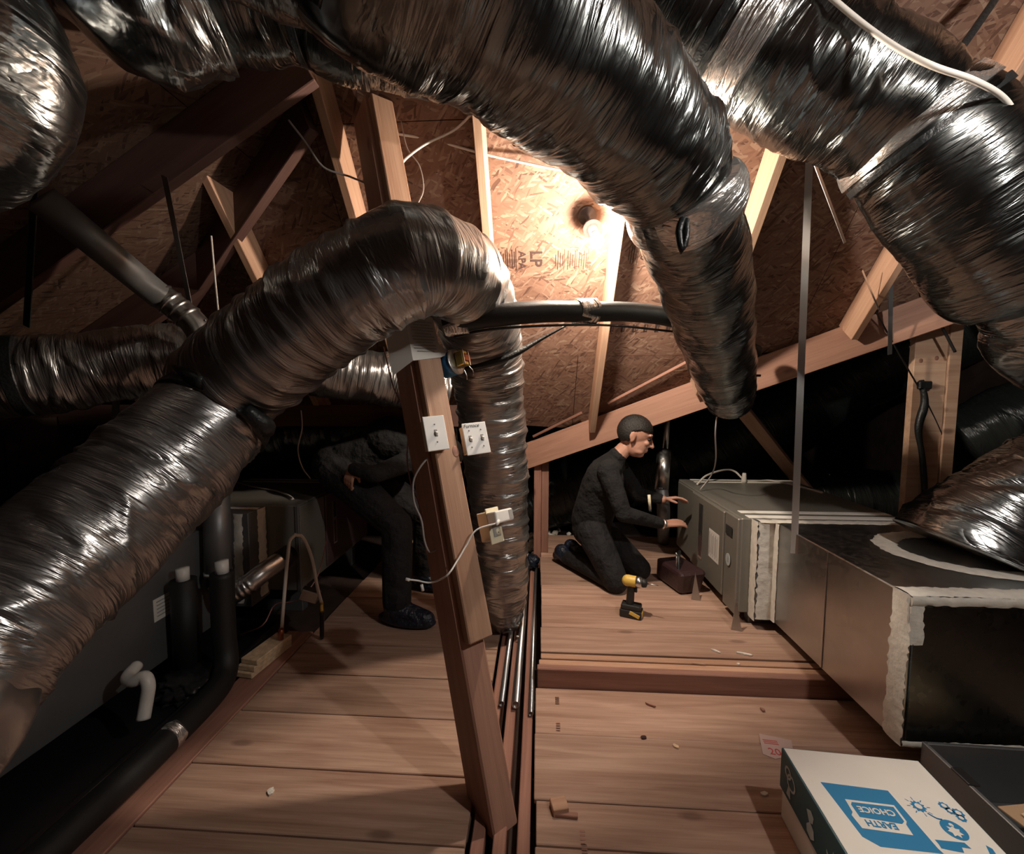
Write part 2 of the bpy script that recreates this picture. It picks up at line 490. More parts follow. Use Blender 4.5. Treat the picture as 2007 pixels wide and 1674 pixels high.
def basis_y(o, x, y):
    y = Vector(y).normalized(); x = Vector(x); x = (x - y * x.dot(y)).normalized()
    M = Matrix((x, y, x.cross(y))).transposed().to_4x4()
    M.translation = Vector(o)
    return M
def lettering(name, body, size, M, mat, parent=None, ext=0.0004, shear=0.0, cx='CENTER', spacing=1.0, bold=0.0):
    cu = bpy.data.curves.new(name, 'FONT')
    cu.body = body; cu.size = size; cu.extrude = ext; cu.align_x = cx; cu.align_y = 'CENTER'; cu.shear = shear
    cu.space_character = spacing; cu.resolution_u = 3; cu.offset = bold
    t = bpy.data.objects.new(name + '_tmp', cu)
    COL.objects.link(t)
    dg = bpy.context.evaluated_depsgraph_get()
    me = bpy.data.meshes.new_from_object(t.evaluated_get(dg))
    bpy.data.objects.remove(t, do_unlink=True)
    me.name = name
    me.materials.clear(); me.materials.append(mat)
    return reg(bpy.data.objects.new(name, me), M, parent)
def bars(name, rects, th, M, mat, parent=None):
    """lines of small print, too small to read"""
    bm = bmesh.new()
    for x, y, a, b in rects:
        bm_box(bm, (x, y, th / 2), (a, b, th))
    return bm_obj(name, bm, mat, parent, M)

def duct_disp(c, rad, seg, seed, rib=0.07, ribamp=0.003, crease=60, amp=0.007, skew=0.35):
    """film jacket: shallow wire ribs plus creases running mostly round the duct"""
    g = np.random.default_rng(seed)
    s = np.concatenate([[0], np.cumsum(np.linalg.norm(np.diff(c, axis=0), axis=1))])
    th = np.linspace(0, 2 * np.pi, seg, endpoint=False)
    Lr = float(np.mean(rad))
    D = np.zeros((len(s), seg))
    ph = (s[:, None] + 0.02 * th[None, :] / (2 * np.pi) * 0 + rib * th[None, :] / (2 * np.pi)) / rib
    D += ribamp * (np.abs(np.cos(np.pi * ph)) ** 10 - 0.2)
    D += 0.006 * np.sin(s[:, None] * 5.1 + g.uniform(0, 6)) * np.cos(2 * th[None, :] + g.uniform(0, 6))
    D += 0.004 * np.sin(s[:, None] * 23 + 2 * np.sin(th[None, :] * 3 + g.uniform(0, 6)))
    n = int(crease * s[-1])
    for k in range(n):
        s0 = g.uniform(0, s[-1]); t0 = g.uniform(0, 2 * np.pi)
        ln = g.uniform(0.06, 0.30); wd = g.uniform(0.004, 0.012); a = amp * g.uniform(0.3, 1.0) * g.choice([-1, 1], p=[0.35, 0.65])
        sk = g.normal(0.15, skew)
        dv = ((th - t0 + np.pi) % (2 * np.pi) - np.pi) * Lr
        i0, i1 = np.searchsorted(s, [s0 - ln, s0 + ln])
        if i1 <= i0: continue
        du = s[i0:i1, None] - s0
        al = dv[None, :] * math.cos(sk) + du * math.sin(sk)
        ac = -dv[None, :] * math.sin(sk) + du * math.cos(sk) + 0.012 * np.sin(al * 25 + k)
        D[i0:i1] += a * np.exp(-np.abs(ac / wd) ** 1.5) * np.exp(-(al / (ln * 0.5)) ** 4)
    return D
def jacket(name, rows, mat, parent, seed, seg=80, step=0.009, **kw):
    """rows: (px, py, distance, radius) or (Vector, radius)"""
    w = []
    for q in rows:
        if len(q) == 4:
            p = P(q[0], q[1], q[2]); w.append((p.x, p.y, p.z, q[3]))
        else:
            w.append((*q[0], q[1]))
    q = spline(w, step)
    c, r = q[:, :3], q[:, 3]
    D = duct_disp(c, r, seg, seed, **kw)
    D *= np.clip(np.minimum(np.arange(len(c)), np.arange(len(c))[::-1])[:, None] / 3.0, 0.2, 1)
    o = sweep(name, c, r, mat, parent, seg, D, start=c[0] - np.array(EYE))
    return o, c, r
def band(name, c, r, k0, k1, mat, parent, seed, extra=0.006, seg=64, amp=0.004, crease=80):
    """something wrapped round a duct between two samples of its centre line"""
    cc, rr = c[k0:k1], r[k0:k1] + extra
    if len(cc) < 14:
        f = np.linspace(0, len(cc) - 1, 14)
        cc = np.stack([np.interp(f, np.arange(len(cc)), cc[:, q]) for q in range(3)], -1)
        rr = np.interp(f, np.arange(len(rr)), rr)
    D = duct_disp(cc, rr, seg, seed, ribamp=0, crease=crease, amp=amp)
    return sweep(name, cc, rr, mat, parent, seg, D, start=cc[0] - np.array(EYE))


# ================================================================== the attic itself
floor = setting('floor')
def planks(x0, x1, ys, ztop, th=0.02, mat=M_FLOOR, gap=0.003):
    for k in range(len(ys) - 1):
        a, b = ys[k], ys[k + 1]
        zz = ztop - rnd.choice((0, 0, 0.0012, 0.0025))
        j0 = x0 + rnd.uniform(-0.004, 0.004)
        j1 = x1 + rnd.uniform(-0.004, 0.004)
        box2('plank', (j0, a + gap / 2, zz - th), (j1, b - gap / 2, zz), mat, floor, 0.0025)
XL0, XL1 = -1.215, -0.205
planks(XL0, XL1, (-0.62, -0.36, -0.1, 0.15, 0.40, 0.64, 0.89, 1.137, 1.362, 1.617, 1.86, 2.10, 2.36, 2.61, 2.86, 3.11, 3.36, 3.61), 0.0, gap=0.006)
planks(-0.005, 2.35, (-0.62, -0.35, -0.1, 0.15, 0.41, 0.66, 0.92, 1.155, 1.295, 1.57, 1.83), 0.0, gap=0.004)
planks(0.02, 2.35, (1.955, 2.17, 2.41, 2.66, 2.90, 3.14, 3.38, 3.64), 0.09, gap=0.003)
# stacked joists forming the step, and the joists in the slot where the conduit lies
for k, (y, zt) in enumerate(((1.851, 0.082), (1.891, 0.079), (1.931, 0.084))):
    beam('step_joist', (0.0 + 0.008 * k, y, zt - 0.07), (2.3, y, zt - 0.07), 0.036, 0.14, M_DARKWOOD if k == 0 else M_LUMBER, floor)
for k, x in enumerate((-0.174, -0.110, -0.040)):
    beam('slot_joist', (x, -0.6, -0.085), (x + 0.004, 3.6, -0.085), 0.038, 0.15, M_DARKWOOD, floor)
beam('rim_board', (-1.29, -0.6, -0.012), (-1.29, 2.2, -0.012), 0.14, 0.03, M_DARKWOOD, floor)
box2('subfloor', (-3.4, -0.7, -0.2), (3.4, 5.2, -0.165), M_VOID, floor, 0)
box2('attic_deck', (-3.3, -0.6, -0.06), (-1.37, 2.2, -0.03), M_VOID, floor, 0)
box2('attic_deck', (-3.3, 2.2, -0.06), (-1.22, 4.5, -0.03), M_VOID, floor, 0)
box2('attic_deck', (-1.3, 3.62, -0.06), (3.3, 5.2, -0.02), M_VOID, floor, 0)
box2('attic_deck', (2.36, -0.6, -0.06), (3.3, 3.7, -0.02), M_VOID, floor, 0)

# ---- roof slopes
BX0, BY0, BX1, BY1 = -0.076, 3.19, 1.982, 2.444       # valley beam seen in plan
def beamY(x):
    return BY0 + (BY1 - BY0) * (x - BX0) / (BX1 - BX0)
ceiling = setting('ceiling')
def clip(poly, f):
    out = []
    for i in range(len(poly)):
        a, b = poly[i], poly[(i + 1) % len(poly)]
        fa, fb = f(a), f(b)
        if fa >= 0: out.append(a)
        if (fa >= 0) != (fb >= 0):
            t = fa / (fa - fb)
            out.append((a[0] + (b[0] - a[0]) * t, a[1] + (b[1] - a[1]) * t))
    return out
SL = math.hypot(1, AT)                                 # slope length for one metre of plan
MA = basis(onA(0, 1.1), (1, 0, 0), (0, 1, -AT))        # plane coordinates of the back slope: X, metres down from the ridge; local Z up and out
PANELS = {}
row = [0.0, 1.22, 2.44, 3.66, 4.6]
row_y = lambda s: 1.1 + s / SL
for i in range(len(row) - 1):
    xs = [-3.4, -2.2 + 0.61 * (i % 2) * 2, 0.24 + 0.61 * (i % 2) * 2, 2.68 + 0.61 * (i % 2) * 0.6, 3.6]
    for k in range(len(xs) - 1):
        g = 0.0016
        poly = [(xs[k] + g, row[i] + g), (xs[k + 1] - g, row[i] + g), (xs[k + 1] - g, row[i + 1] - g), (xs[k] + g, row[i + 1] - g)]
        poly = clip(poly, lambda p: (beamY(max(p[0], -0.35)) + 0.04) - row_y(p[1]) if p[0] > -0.35 else 2.98 - row_y(p[1]))
        if len(poly) < 3: continue
        PANELS[(i, k)] = plate('sheathing_panel', poly, 0.012, MA, M_OSB, ceiling)
RDEP = 0.14
for x in (-2.687, -2.077, -1.467, -0.857, -0.247, 0.365, 0.975, 1.69, 2.4, 3.0):
    y1 = 2.96 if x < -0.3 else beamY(x) + 0.02
    beam('rafter', onA(x, 1.12, RDEP / 2 + .001), onA(x, y1, RDEP / 2 + .001), 0.038, RDEP, M_PALEWOOD if x in (-0.247, 0.365, 0.975) else M_LUMBER, ceiling, up=AN)
beam('purlin', onA(-3.3, 2.93, .17), onA(-.30, 2.93, .17), 0.04, 0.14, M_SHADEWOOD, ceiling)
beam('ridge_board', (-3.4, 1.1, 3.24), (3.5, 1.1, 3.24), 0.038, 0.19, M_LUMBER, ceiling)
# near slope, over and behind the photographer; darkened so the ducts reflect less brown
NN = Vector((0, AT, -1)).normalized()
for k in range(5):
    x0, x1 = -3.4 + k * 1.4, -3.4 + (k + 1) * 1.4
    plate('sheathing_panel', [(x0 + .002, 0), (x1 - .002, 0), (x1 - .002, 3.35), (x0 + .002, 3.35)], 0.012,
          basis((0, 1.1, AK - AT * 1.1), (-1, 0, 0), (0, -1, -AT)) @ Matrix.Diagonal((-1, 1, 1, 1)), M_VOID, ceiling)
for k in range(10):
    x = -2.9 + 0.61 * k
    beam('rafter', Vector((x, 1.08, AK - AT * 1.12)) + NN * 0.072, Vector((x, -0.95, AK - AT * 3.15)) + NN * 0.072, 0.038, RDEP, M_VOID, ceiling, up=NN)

# left slope: falls towards the left
BK, BT = 2.543 + 0.598 * 0.951, 0.598                  # z = BK + BT * X
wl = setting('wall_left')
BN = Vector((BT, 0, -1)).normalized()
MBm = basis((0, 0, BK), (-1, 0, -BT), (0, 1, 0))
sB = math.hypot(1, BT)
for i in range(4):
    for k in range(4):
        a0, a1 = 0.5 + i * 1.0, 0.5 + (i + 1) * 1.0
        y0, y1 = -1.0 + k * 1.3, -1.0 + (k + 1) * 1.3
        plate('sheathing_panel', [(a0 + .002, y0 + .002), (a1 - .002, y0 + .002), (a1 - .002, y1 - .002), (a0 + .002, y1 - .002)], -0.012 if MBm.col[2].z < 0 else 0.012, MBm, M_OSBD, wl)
def onB(X, Y, off=0.0):
    return Vector((X, Y, BK + BT * X)) + BN * off
for y in (0.3, 0.95, 1.62, 2.25, 2.9, 3.5):
    x0 = -0.9 if y <= 1.7 else -0.951 - (y - 1.815) * 1.925
    if y < 0.9: x0 = -0.9
    beam('rafter', onB(x0, y, 0.09), onB(-3.5, y, 0.09), 0.042, 0.18, M_SHADEWOOD, wl, up=BN)
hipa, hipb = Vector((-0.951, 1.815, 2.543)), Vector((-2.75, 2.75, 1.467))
beam('hip_rafter', hipa + Vector((0, 0, -0.10)), hipb + Vector((0, 0, -0.10)), 0.045, 0.19, M_SHADEWOOD, wl)

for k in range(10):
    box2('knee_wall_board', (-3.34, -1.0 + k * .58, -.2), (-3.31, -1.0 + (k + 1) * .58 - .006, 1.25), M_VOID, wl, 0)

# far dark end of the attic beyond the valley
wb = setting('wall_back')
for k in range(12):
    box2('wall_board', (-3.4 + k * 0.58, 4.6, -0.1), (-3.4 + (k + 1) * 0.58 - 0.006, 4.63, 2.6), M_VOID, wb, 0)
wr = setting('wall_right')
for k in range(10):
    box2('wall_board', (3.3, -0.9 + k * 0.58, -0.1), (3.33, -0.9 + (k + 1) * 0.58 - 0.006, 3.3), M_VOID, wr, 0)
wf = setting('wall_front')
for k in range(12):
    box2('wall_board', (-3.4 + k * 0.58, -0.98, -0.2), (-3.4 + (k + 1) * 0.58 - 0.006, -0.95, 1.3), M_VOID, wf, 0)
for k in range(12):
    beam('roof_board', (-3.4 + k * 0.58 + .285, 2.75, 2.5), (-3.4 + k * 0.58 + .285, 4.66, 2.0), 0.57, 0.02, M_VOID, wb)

# ================================================================== timber frame
tb = thing('roof_beam', (0.9, 2.8, 1.3), 'sloping reddish roof beam under the lit strand board, carried by a short post', 'beam')
ba, bb = Vector((-0.42, beamY(-0.42) - 0.0, 0)), Vector((2.2, beamY(2.2), 0))
ba.z = AK - AT * ba.y; bb.z = AK - AT * bb.y
beam('timber', ba + Vector((0, 0.0, -0.125)), bb + Vector((0, 0.0, -0.125)), 0.045, 0.185, M_RED, tb)
beam('cleat', PA(1190, 785) + Vector((0, -.022, -.02)), PA(1345, 703) + Vector((0, -.022, -.02)), 0.02, 0.018, M_DARKWOOD, tb)
beam('cleat', PA(1045, 850) + Vector((0, -.022, -.02)), PA(1140, 803) + Vector((0, -.022, -.02)), 0.02, 0.018, M_DARKWOOD, tb)

t = thing('short_post', PZ(1062, 1060, 0.0), 'short rough double timber post under the low end of the roof beam', 'post')
b0 = P(1060, 1062, 3.25); b1 = P(1060, 868, 3.22)
for k, dx in enumerate((-0.028, 0.028)):
    beam('stud', (b0.x + dx, b0.y + k * .012, -0.03), (b0.x + dx + .002, b1.y + k * .012, b1.z - 0.005 + k * .02), 0.09, 0.054, M_DARKWOOD, t, up=(1, 0, 0))

t = thing('diagonal_brace', P(1565, 945, 2.95), 'slanting timber brace rising behind the right furnace to the hanging duct', 'brace')
beam('timber', P(1408, 745, 2.85), P(1600, 985, 3.42), 0.04, 0.089, M_LUMBER, t, up=(1, -1, 0.5))

t = thing('timber_post', (2.17, 2.56, 0), 'upright knotty doubled timber post behind the right furnace with black tape on it', 'post')
box2('wide_stud', (2.065, 2.54, 0.0), (2.235, 2.578, 2.2), M_PALEWOOD, t)
box2('narrow_stud', (2.237, 2.53, 0.0), (2.30, 2.568, 1.90), M_PALEWOOD, t)
st = thing('black_strap', (2.13, 2.52, 1.0), 'black strap hanging looped on the upright knotty timber post', 'strap')
tube('webbing', [PY(1806, 745, 2.525), PY(1812, 790, 2.522), PY(1800, 840, 2.52), PY(1808, 900, 2.52), PY(1815, 1000, 2.515)], [.012, .022, .014, .016, .013], M_TAPE, st, 8)
box('buckle', PY(1812, 755, 2.522), (0.07, 0.025, 0.045), M_TAPE, st, bev=.006)

# the leaning post in the middle
pb = PZ(990, 1612, 0.0)
pt = P(815, 640, 1.60)
PAX = (pt - pb).normalized()
ptop = pb + PAX * (2.47 / PAX.z)
n2 = Vector((0.66, -0.75, 0)); n2 = (n2 - PAX * n2.dot(PAX)).normalized()     # lit face
n1 = PAX.cross(n2).normalized()
if n1.x > 0: n1 = -n1                                                        # shaded face, to the left
lp = thing('leaning_post', pb, 'leaning wooden post with a second board nailed on, carrying switches and an outlet', 'post')
beam('post', pb - PAX * 0.03 - n2 * 0.07, ptop - n2 * 0.07, 0.09, 0.14, M_RED, lp, up=n2, bev=0.006)
def on_post(h, along_n1=0.0, off=0.0):
    """point on the lit face of the doubled board, h metres up the post axis; along_n1 to the left"""
    return pb + PAX * h + n1 * along_n1 + n2 * off
BO = -0.012
d0, d1 = on_post(0.53, BO, 0.020), on_post((2.45) / PAX.z, BO, 0.020)
beam('doubled_board', d0, d1, 0.089, 0.038, M_LUMBER, lp, up=n2, bev=0.004)
FACE = 0.039


# ================================================================== flexible ducts
DG = 'insulated flexible ducts'
def duct_thing(label, loc):
    return thing('flexible_duct', loc, label, 'duct', DG)
def near_index(c, p):
    return int(np.argmin(np.linalg.norm(c - np.array(p), axis=1)))

# big duct crossing overhead from the upper left, and its narrower leg going down and away
t = duct_thing('widest silver duct overhead, running down to a taped joint above the right furnace', P(1250, 300, 1.08))
o, c, r = jacket('jacket', [(Vector((-1.5, .12, 2.02)), .165), (Vector((-1.0, .30, 2.12)), .165), (560, -265, .66, .165), (735, -130, .72, .165), (920, -20, .80, .165), (1095, 118, .92, .165), (1222, 228, 1.05, .165), (1298, 322, 1.17, .160), (1330, 368, 1.22, .14)], M_FOILD, t, 11, seg=120, crease=90, amp=.006)
o, c, r = jacket('lower_jacket', [(1325, 355, 1.2, .13), (1340, 412, 1.27, .15), (1376, 530, 1.55, .152), (1400, 645, 1.87, .152), (1420, 735, 2.2, .148), (1423, 750, 2.27, .125)], M_FOILD, t, 12, seg=96, crease=60, amp=.004, ribamp=.002)
band('tape_band', c, r, 2, 10, M_FOILTAPE, t, 5, extra=.009, amp=.010)
o, c2, r2 = jacket('collar', [(1421, 742, 2.22, .138), (1426, 762, 2.33, .13), (1430, 782, 2.42, .125)], M_FOIL, t, 13, seg=64, crease=120, amp=.006)
rod('tie', P(1420, 738, 2.2) + Vector((-.165, 0, .01)), P(1424, 748, 2.21) + Vector((.165, 0, .03)), .006, M_TAPE, t)
tube('tape_tail', [P(1338, 430, 1.11), P(1330, 455, 1.10), P(1337, 492, 1.10), P(1345, 460, 1.10), P(1345, 432, 1.11)], .009, M_TAPE, t, 8)

# right overhead duct with its two straps
t = duct_thing('black-strapped silver duct overhead that bends down towards the upright knotty post', P(1730, 235, 1.4))
o, c, r = jacket('jacket', [(1130, -130, 1.55, .205), (1275, -45, 1.52, .205), (1420, 50, 1.5, .205), (1575, 140, 1.46, .205), (1700, 200, 1.43, .20), (1775, 255, 1.42, .185)], M_FOILD, t, 21, seg=110, crease=110, amp=.007)
i = near_index(c, P(1462, 75, 1.49))
band('foil_patch', c, r, i - 4, i + 9, M_FOILTAPE, t, 8, extra=.004, amp=.006)
band('black_strap', c, r, i - 10, i - 6, M_TAPE, t, 9, extra=.007, amp=.0005)
o, c, r = jacket('lower_jacket', [(1765, 235, 1.42, .18), (1800, 275, 1.41, .20), (1868, 360, 1.39, .205), (1945, 460, 1.37, .205), (2010, 545, 1.37, .20), (2030, 575, 1.37, .15)], M_FOILD, t, 22, seg=100, crease=40, amp=.004, ribamp=.0015)
band('foil_tape', c, r, 2, 9, M_FOILTAPE, t, 33, extra=.008, amp=.006)
band('black_strap', c, r, 9, 13, M_TAPE, t, 9, extra=.008, amp=.0005)
tube('strap_tail', [P(1806, 200, 1.27), P(1880, 100, 1.32), P(1960, -15, 1.38), P(2010, -90, 1.45)], .011, M_TAPE, t, 8)
o, c, r = jacket('end_collar', [(2010, 530, 1.37, .16), (2050, 600, 1.38, .16), (2100, 680, 1.4, .16), (Vector((2.15, 1.45, 1.30)), .16), (Vector((2.7, 1.35, 1.15)), .16)], M_FOIL, t, 23, seg=80, crease=120, amp=.007)

# upper left elbow
t = duct_thing('silver duct elbow hanging at the left edge beside the dark rafter', P(0, 170, 1.0))
jacket('jacket', [(-350, -190, .98, .165), (-200, -100, 1.0, .165), (-95, 10, 1.0, .165), (-45, 115, 1.0, .165), (-70, 205, 1.0, .165), (-160, 265, 1.0, .165), (-290, 300, 1.0, .165)], M_FOIL, t, 31, seg=100, crease=130, amp=.007)

# crumpled duct running across the top, behind the widest one
t = duct_thing('crumpled silver duct crossing behind the widest duct near the ridge', P(500, 0, 1.25))
o, c, r = jacket('jacket', [(185, -170, 1.22, .11), (225, -80, 1.22, .155), (262, -20, 1.22, .18), (315, 0, 1.24, .185), (395, -12, 1.27, .18)], M_FOIL, t, 41, seg=110, step=.006, crease=200, amp=.014, ribamp=.004, skew=.2)
o, c, r = jacket('lower_jacket', [(380, -30, 1.28, .165), (470, -30, 1.3, .185), (600, -25, 1.32, .18), (680, 15, 1.35, .18), (800, 52, 1.4, .165), (930, 90, 1.48, .155), (1060, 130, 1.56, .145)], M_FOILD, t, 42, seg=100, crease=120, amp=.008)
i = near_index(c, P(592, 0, 1.32))
band('black_strap', c, r, i - 2, i + 2, M_TAPE, t, 9, extra=.007, amp=.0005)
i = near_index(c, P(640, 15, 1.33))
band('foil_patch', c, r, i, i + 14, M_FOILD, t, 6, extra=.006, amp=.008)

# the arch in the middle: upper piece goes over and down behind the leaning post
t = duct_thing('arched silver duct bending over the leaning post down to the floor', P(985, 1200, 2.28))
o, c, r = jacket('jacket', [(418, 782, 1.50, .155), (450, 752, 1.47, .17), (530, 690, 1.40, .168), (640, 605, 1.33, .161), (735, 545, 1.30, .158), (812, 512, 1.33, .158), (884, 532, 1.45, .157), (926, 592, 1.70, .162), (948, 680, 1.98, .165), (962, 800, 2.1, .16), (975, 950, 2.18, .155), (985, 1080, 2.2, .13), (990, 1175, 2.24, .11), (992, 1222, 2.3, .07)], M_FOILG, t, 51, seg=110, crease=90, amp=.006, ribamp=.008, rib=.08)
AD_C = c
t2 = duct_thing('silver duct slanting from the bottom left up to the black tape joint', P(200, 1040, 1.19))
o, c, r = jacket('jacket', [(Vector((-1.62, -.10, .17)), .15), (Vector((-1.42, .22, .34)), .152), (-260, 1530, .72, .155), (-150, 1380, .80, .162), (-30, 1240, .90, .168), (100, 1120, 1.03, .174), (230, 1005, 1.18, .178), (340, 900, 1.32, .178), (420, 812, 1.44, .172), (440, 792, 1.47, .15)], M_FOILG, t2, 61, seg=120, crease=120, amp=.011, ribamp=.002)
i = len(c) - 14
band('black_tape', c, r, len(c) - 9, len(c) - 1, M_TAPE, t2, 4, extra=.012, amp=.004)
tube('tape_tail', [P(480, 800, 1.33), P(520, 835, 1.38), P(528, 850, 1.45)], [.02, .03, .012], M_TAPE, t2, 8)
tube('tape_tail', [P(400, 750, 1.28), P(372, 735, 1.3), P(342, 718, 1.33)], [.02, .022, .008], M_TAPE, t2, 8)

# left horizontal duct
t = duct_thing('level silver duct on the left passing under the metal flue elbow', P(180, 725, 1.9))
o, c, r = jacket('jacket', [(-160, 765, 1.62, .155), (-20, 745, 1.72, .157), (150, 728, 1.86, .16), (300, 705, 2.0, .16), (420, 700, 2.12, .155), (560, 712, 2.3, .15), (700, 735, 2.46, .15), (790, 752, 2.56, .15), (880, 770, 2.62, .15)], M_FOILG, t, 71, seg=84, crease=130, amp=.008)
i = near_index(c, P(42, 740, 1.76))
band('black_strap', c, r, i - 2, i + 3, M_TAPE, t, 9, extra=.007, amp=.0005)
beam('hanger', P(52, 640, 1.70), P(70, 330, 1.55), .03, .003, M_TAPE, t, up=(0, 1, 0))

# dark ducts deeper in
t = duct_thing('dark film duct behind the bending person', P(650, 815, 3.0))
o, c, r = jacket('jacket', [(300, 905, 3.25, .215), (450, 880, 3.3, .22), (600, 848, 3.32, .22), (740, 838, 3.32, .22), (900, 838, 3.36, .22)], M_FOILD, t, 81, seg=70, crease=90, amp=.008)
i = near_index(c, P(665, 842, 3.32))
band('black_strap', c, r, i - 2, i + 3, M_TAPE, t, 9, extra=.007, amp=.0005)
t = duct_thing('black film duct lying along the far side of the roof beam', P(1600, 760, 3.1))
jacket('jacket', [(1330, 920, 3.85, .3), (1480, 840, 3.8, .3), (1620, 765, 3.7, .3), (1760, 690, 3.5, .3), (1930, 620, 3.3, .29)], M_FOILB, t, 91, seg=80, crease=60, amp=.008)
t = duct_thing('low black film duct behind the right furnace', P(1680, 985, 3.45))
jacket('jacket', [(1300, 985, 3.75, .27), (1500, 985, 3.65, .27), (1680, 985, 3.55, .27), (1850, 985, 3.5, .27), (2040, 985, 3.4, .27)], M_FOILB, t, 92, seg=80, crease=110, amp=.01)
t = duct_thing('black film duct right of the upright knotty post', P(1960, 780, 2.9))
jacket('jacket', [(1880, 860, 3.0, .2), (1960, 830, 2.9, .22), (2060, 790, 2.8, .22), (2200, 740, 2.7, .22)], M_FOILB, t, 93, seg=70, crease=90, amp=.009)
t = duct_thing('black film duct under the low end of the roof beam behind the kneeling person', P(1120, 950, 4.0))
jacket('jacket', [(1020, 990, 4.1, .3), (1120, 960, 4.0, .3), (1230, 930, 3.95, .3), (1330, 900, 3.9, .3)], M_FOILB, t, 94, seg=70, crease=90, amp=.01)

# ================================================================== right furnace and its trunk
FX, FZ0, FZ1 = 1.03, 0.15, 0.655
f = thing('furnace', (FX + .4, 2.8, FZ0), 'grey furnace lying on its side in front of the kneeling person', 'furnace', 'furnaces')
cab = box2('cabinet', (FX + .02, 2.26, FZ0), (1.87, 3.28, FZ1), M_FURN, f, .006)
d = box2('door', (FX, 2.43, FZ0 + .012), (FX + .03, 2.93, FZ1 - .012), M_FURN, f, .006)
d2 = box2('blower_door', (FX + .004, 2.265, FZ0 - .02), (FX + .035, 2.42, FZ1 - .004), M_FURN, f, .006)
d3 = box2('end_door', (FX + .012, 2.94, FZ0 + .012), (FX + .03, 3.26, FZ1 - .012), M_FURN, f, .005)
MF = basis((FX - .0005, 2.43, FZ0), (0, -1, 0), (0, 0, 1))       # seen from the left: x towards the eye, y up
def fr(name, x, y, a, b, mat, par, z=0.0015, bev=0):
    return plate(name, [(x, y), (x + a, y), (x + a, y + b), (x, y + b)], z, MF, mat, par)
fr('handle_slot', 0.035, 0.385, 0.075, 0.05, M_INK, d2, -.002 + .004)
seal = []
for k in range(20):
    a = 2 * math.pi * k / 20
    seal.append((0.075 + .028 * math.cos(a), 0.25 + .034 * math.sin(a)))
plate('round_sticker', seal, .0016, MF, M_BOXL, d2)
plate('sticker_mark', [(0.065, 0.235), (0.085, 0.235), (0.083, 0.262), (0.07, 0.268)], .0022, MF, M_GREYINK, d2)
lb = fr('warning_label', -0.19, 0.17, 0.145, 0.17, M_PAPER, d)
bars('label_print', [(-0.178 + .0145 * k, 0.255, .005 if k % 3 else .009, .14 - .03 * (k % 2)) for k in range(9)], .0021, MF, M_GREYINK, d)
wf_ = fr('window_frame', -0.36, 0.10, 0.065, 0.35, M_STEEL, d, .002)
fr('window_pane', -0.35, 0.27, 0.045, 0.165, M_INK, wf_, .0026)
fr('window_pane', -0.35, 0.115, 0.045, 0.13, M_FURND, wf_, .0026)
for y, hh in ((2.292, .05), (2.382, .045), (3.185, .03), (3.262, .028)):
    box2('tape_stripe', (FX + .06 if y < 3 else FX + .1, y - hh / 2, FZ1 - .001), (1.86, y + hh / 2, FZ1 + .0025), M_STRIPE, f, .001)
for y in (2.3, 2.9):
    bm = bmesh.new()
    bm_box(bm, (0, 0, 0), (.7, .05, .15), None, .004)
    bm_obj('foot', bm, M_GALVD, f, Matrix.Translation((1.46, y, 0.078 + .0)))
tube('gas_cone', [(FX + .45, 3.18, FZ1), (FX + .45, 3.18, FZ1 + .07)], [.02, .012], M_MASTIC, f, 10)

tr = thing('sheet_metal_trunk', (1.6, 1.85, 0.15), 'galvanised trunk duct on the right with white mastic seams', 'trunk duct')
TX0, TX1, TY0, TY1, TZ0, TZ1 = 1.185, 2.05, 1.41, 2.2, 0.15, 0.655
bm = bmesh.new(); bm_box(bm, ((TX0 + TX1) / 2, (TY0 + TY1) / 2, (TZ0 + TZ1) / 2), (TX1 - TX0, TY1 - TY0, TZ1 - TZ0), None, .004)
bm_obj('casing', bm, M_GALV, tr)
box2('end_cap', (TX0 + .012, TY0 - .006, TZ0 + .012), (TX1 - .01, TY0, TZ1 - .03), M_ENDCAP, tr, .002)
def mastic(name, pts, wid, parent, nrm, seed, seg=5):
    """brushed on band with ragged edges, following a line on a face"""
    g = random.Random(seed)
    nrm = Vector(nrm)
    q = spline([tuple(p) for p in pts], .012)
    V, Fc = [], []
    for k, p in enumerate(q):
        p = Vector(p)
        tdir = Vector(q[min(k + 1, len(q) - 1)]) - Vector(q[max(k - 1, 0)])
        sd = tdir.cross(nrm).normalized()
        w0 = wid * (0.5 + g.uniform(-.08, .08)); w1 = wid * (0.5 + g.uniform(-.08, .08))
        for m in range(seg):
            f_ = m / (seg - 1)
            V.append(p + sd * (-w0 + (w0 + w1) * f_) + nrm * (0.0005 + 0.004 * math.sin(math.pi * f_) ** .5 + g.uniform(0, .0008)))
    for k in range(len(q) - 1):
        for m in range(seg - 1):
            a = k * seg + m
            Fc.append((a, a + 1, a + seg + 1, a + seg))
    return obj(name, V, Fc, M_MASTIC, parent, None, True)
mastic('mastic_seam', [(TX0 - .001, TY0 + .03, TZ0), (TX0 - .001, TY0 + .028, TZ1)], .075, tr, (-1, 0, 0), 3)
mastic('mastic_seam', [(TX0 + .03, TY0 - .002, TZ1 - .16), (TX0 + .02, TY0 - .002, TZ1)], .06, tr, (0, -1, 0), 4)
mastic('mastic_seam', [(TX0, TY0 + .03, TZ1 + .001), (TX1, TY0 + .03, TZ1 + .001)], .07, tr, (0, 0, 1), 5)
mastic('mastic_seam', [(TX0, TY0 - .007, TZ1 - .012), (TX1, TY0 - .007, TZ1 - .012)], .03, tr, (0, -1, 0), 6)
mastic('mastic_seam', [(TX0, TY0 - .007, TZ0 + .01), (TX1, TY0 - .007, TZ0 + .012)], .022, tr, (0, -1, 0), 7)
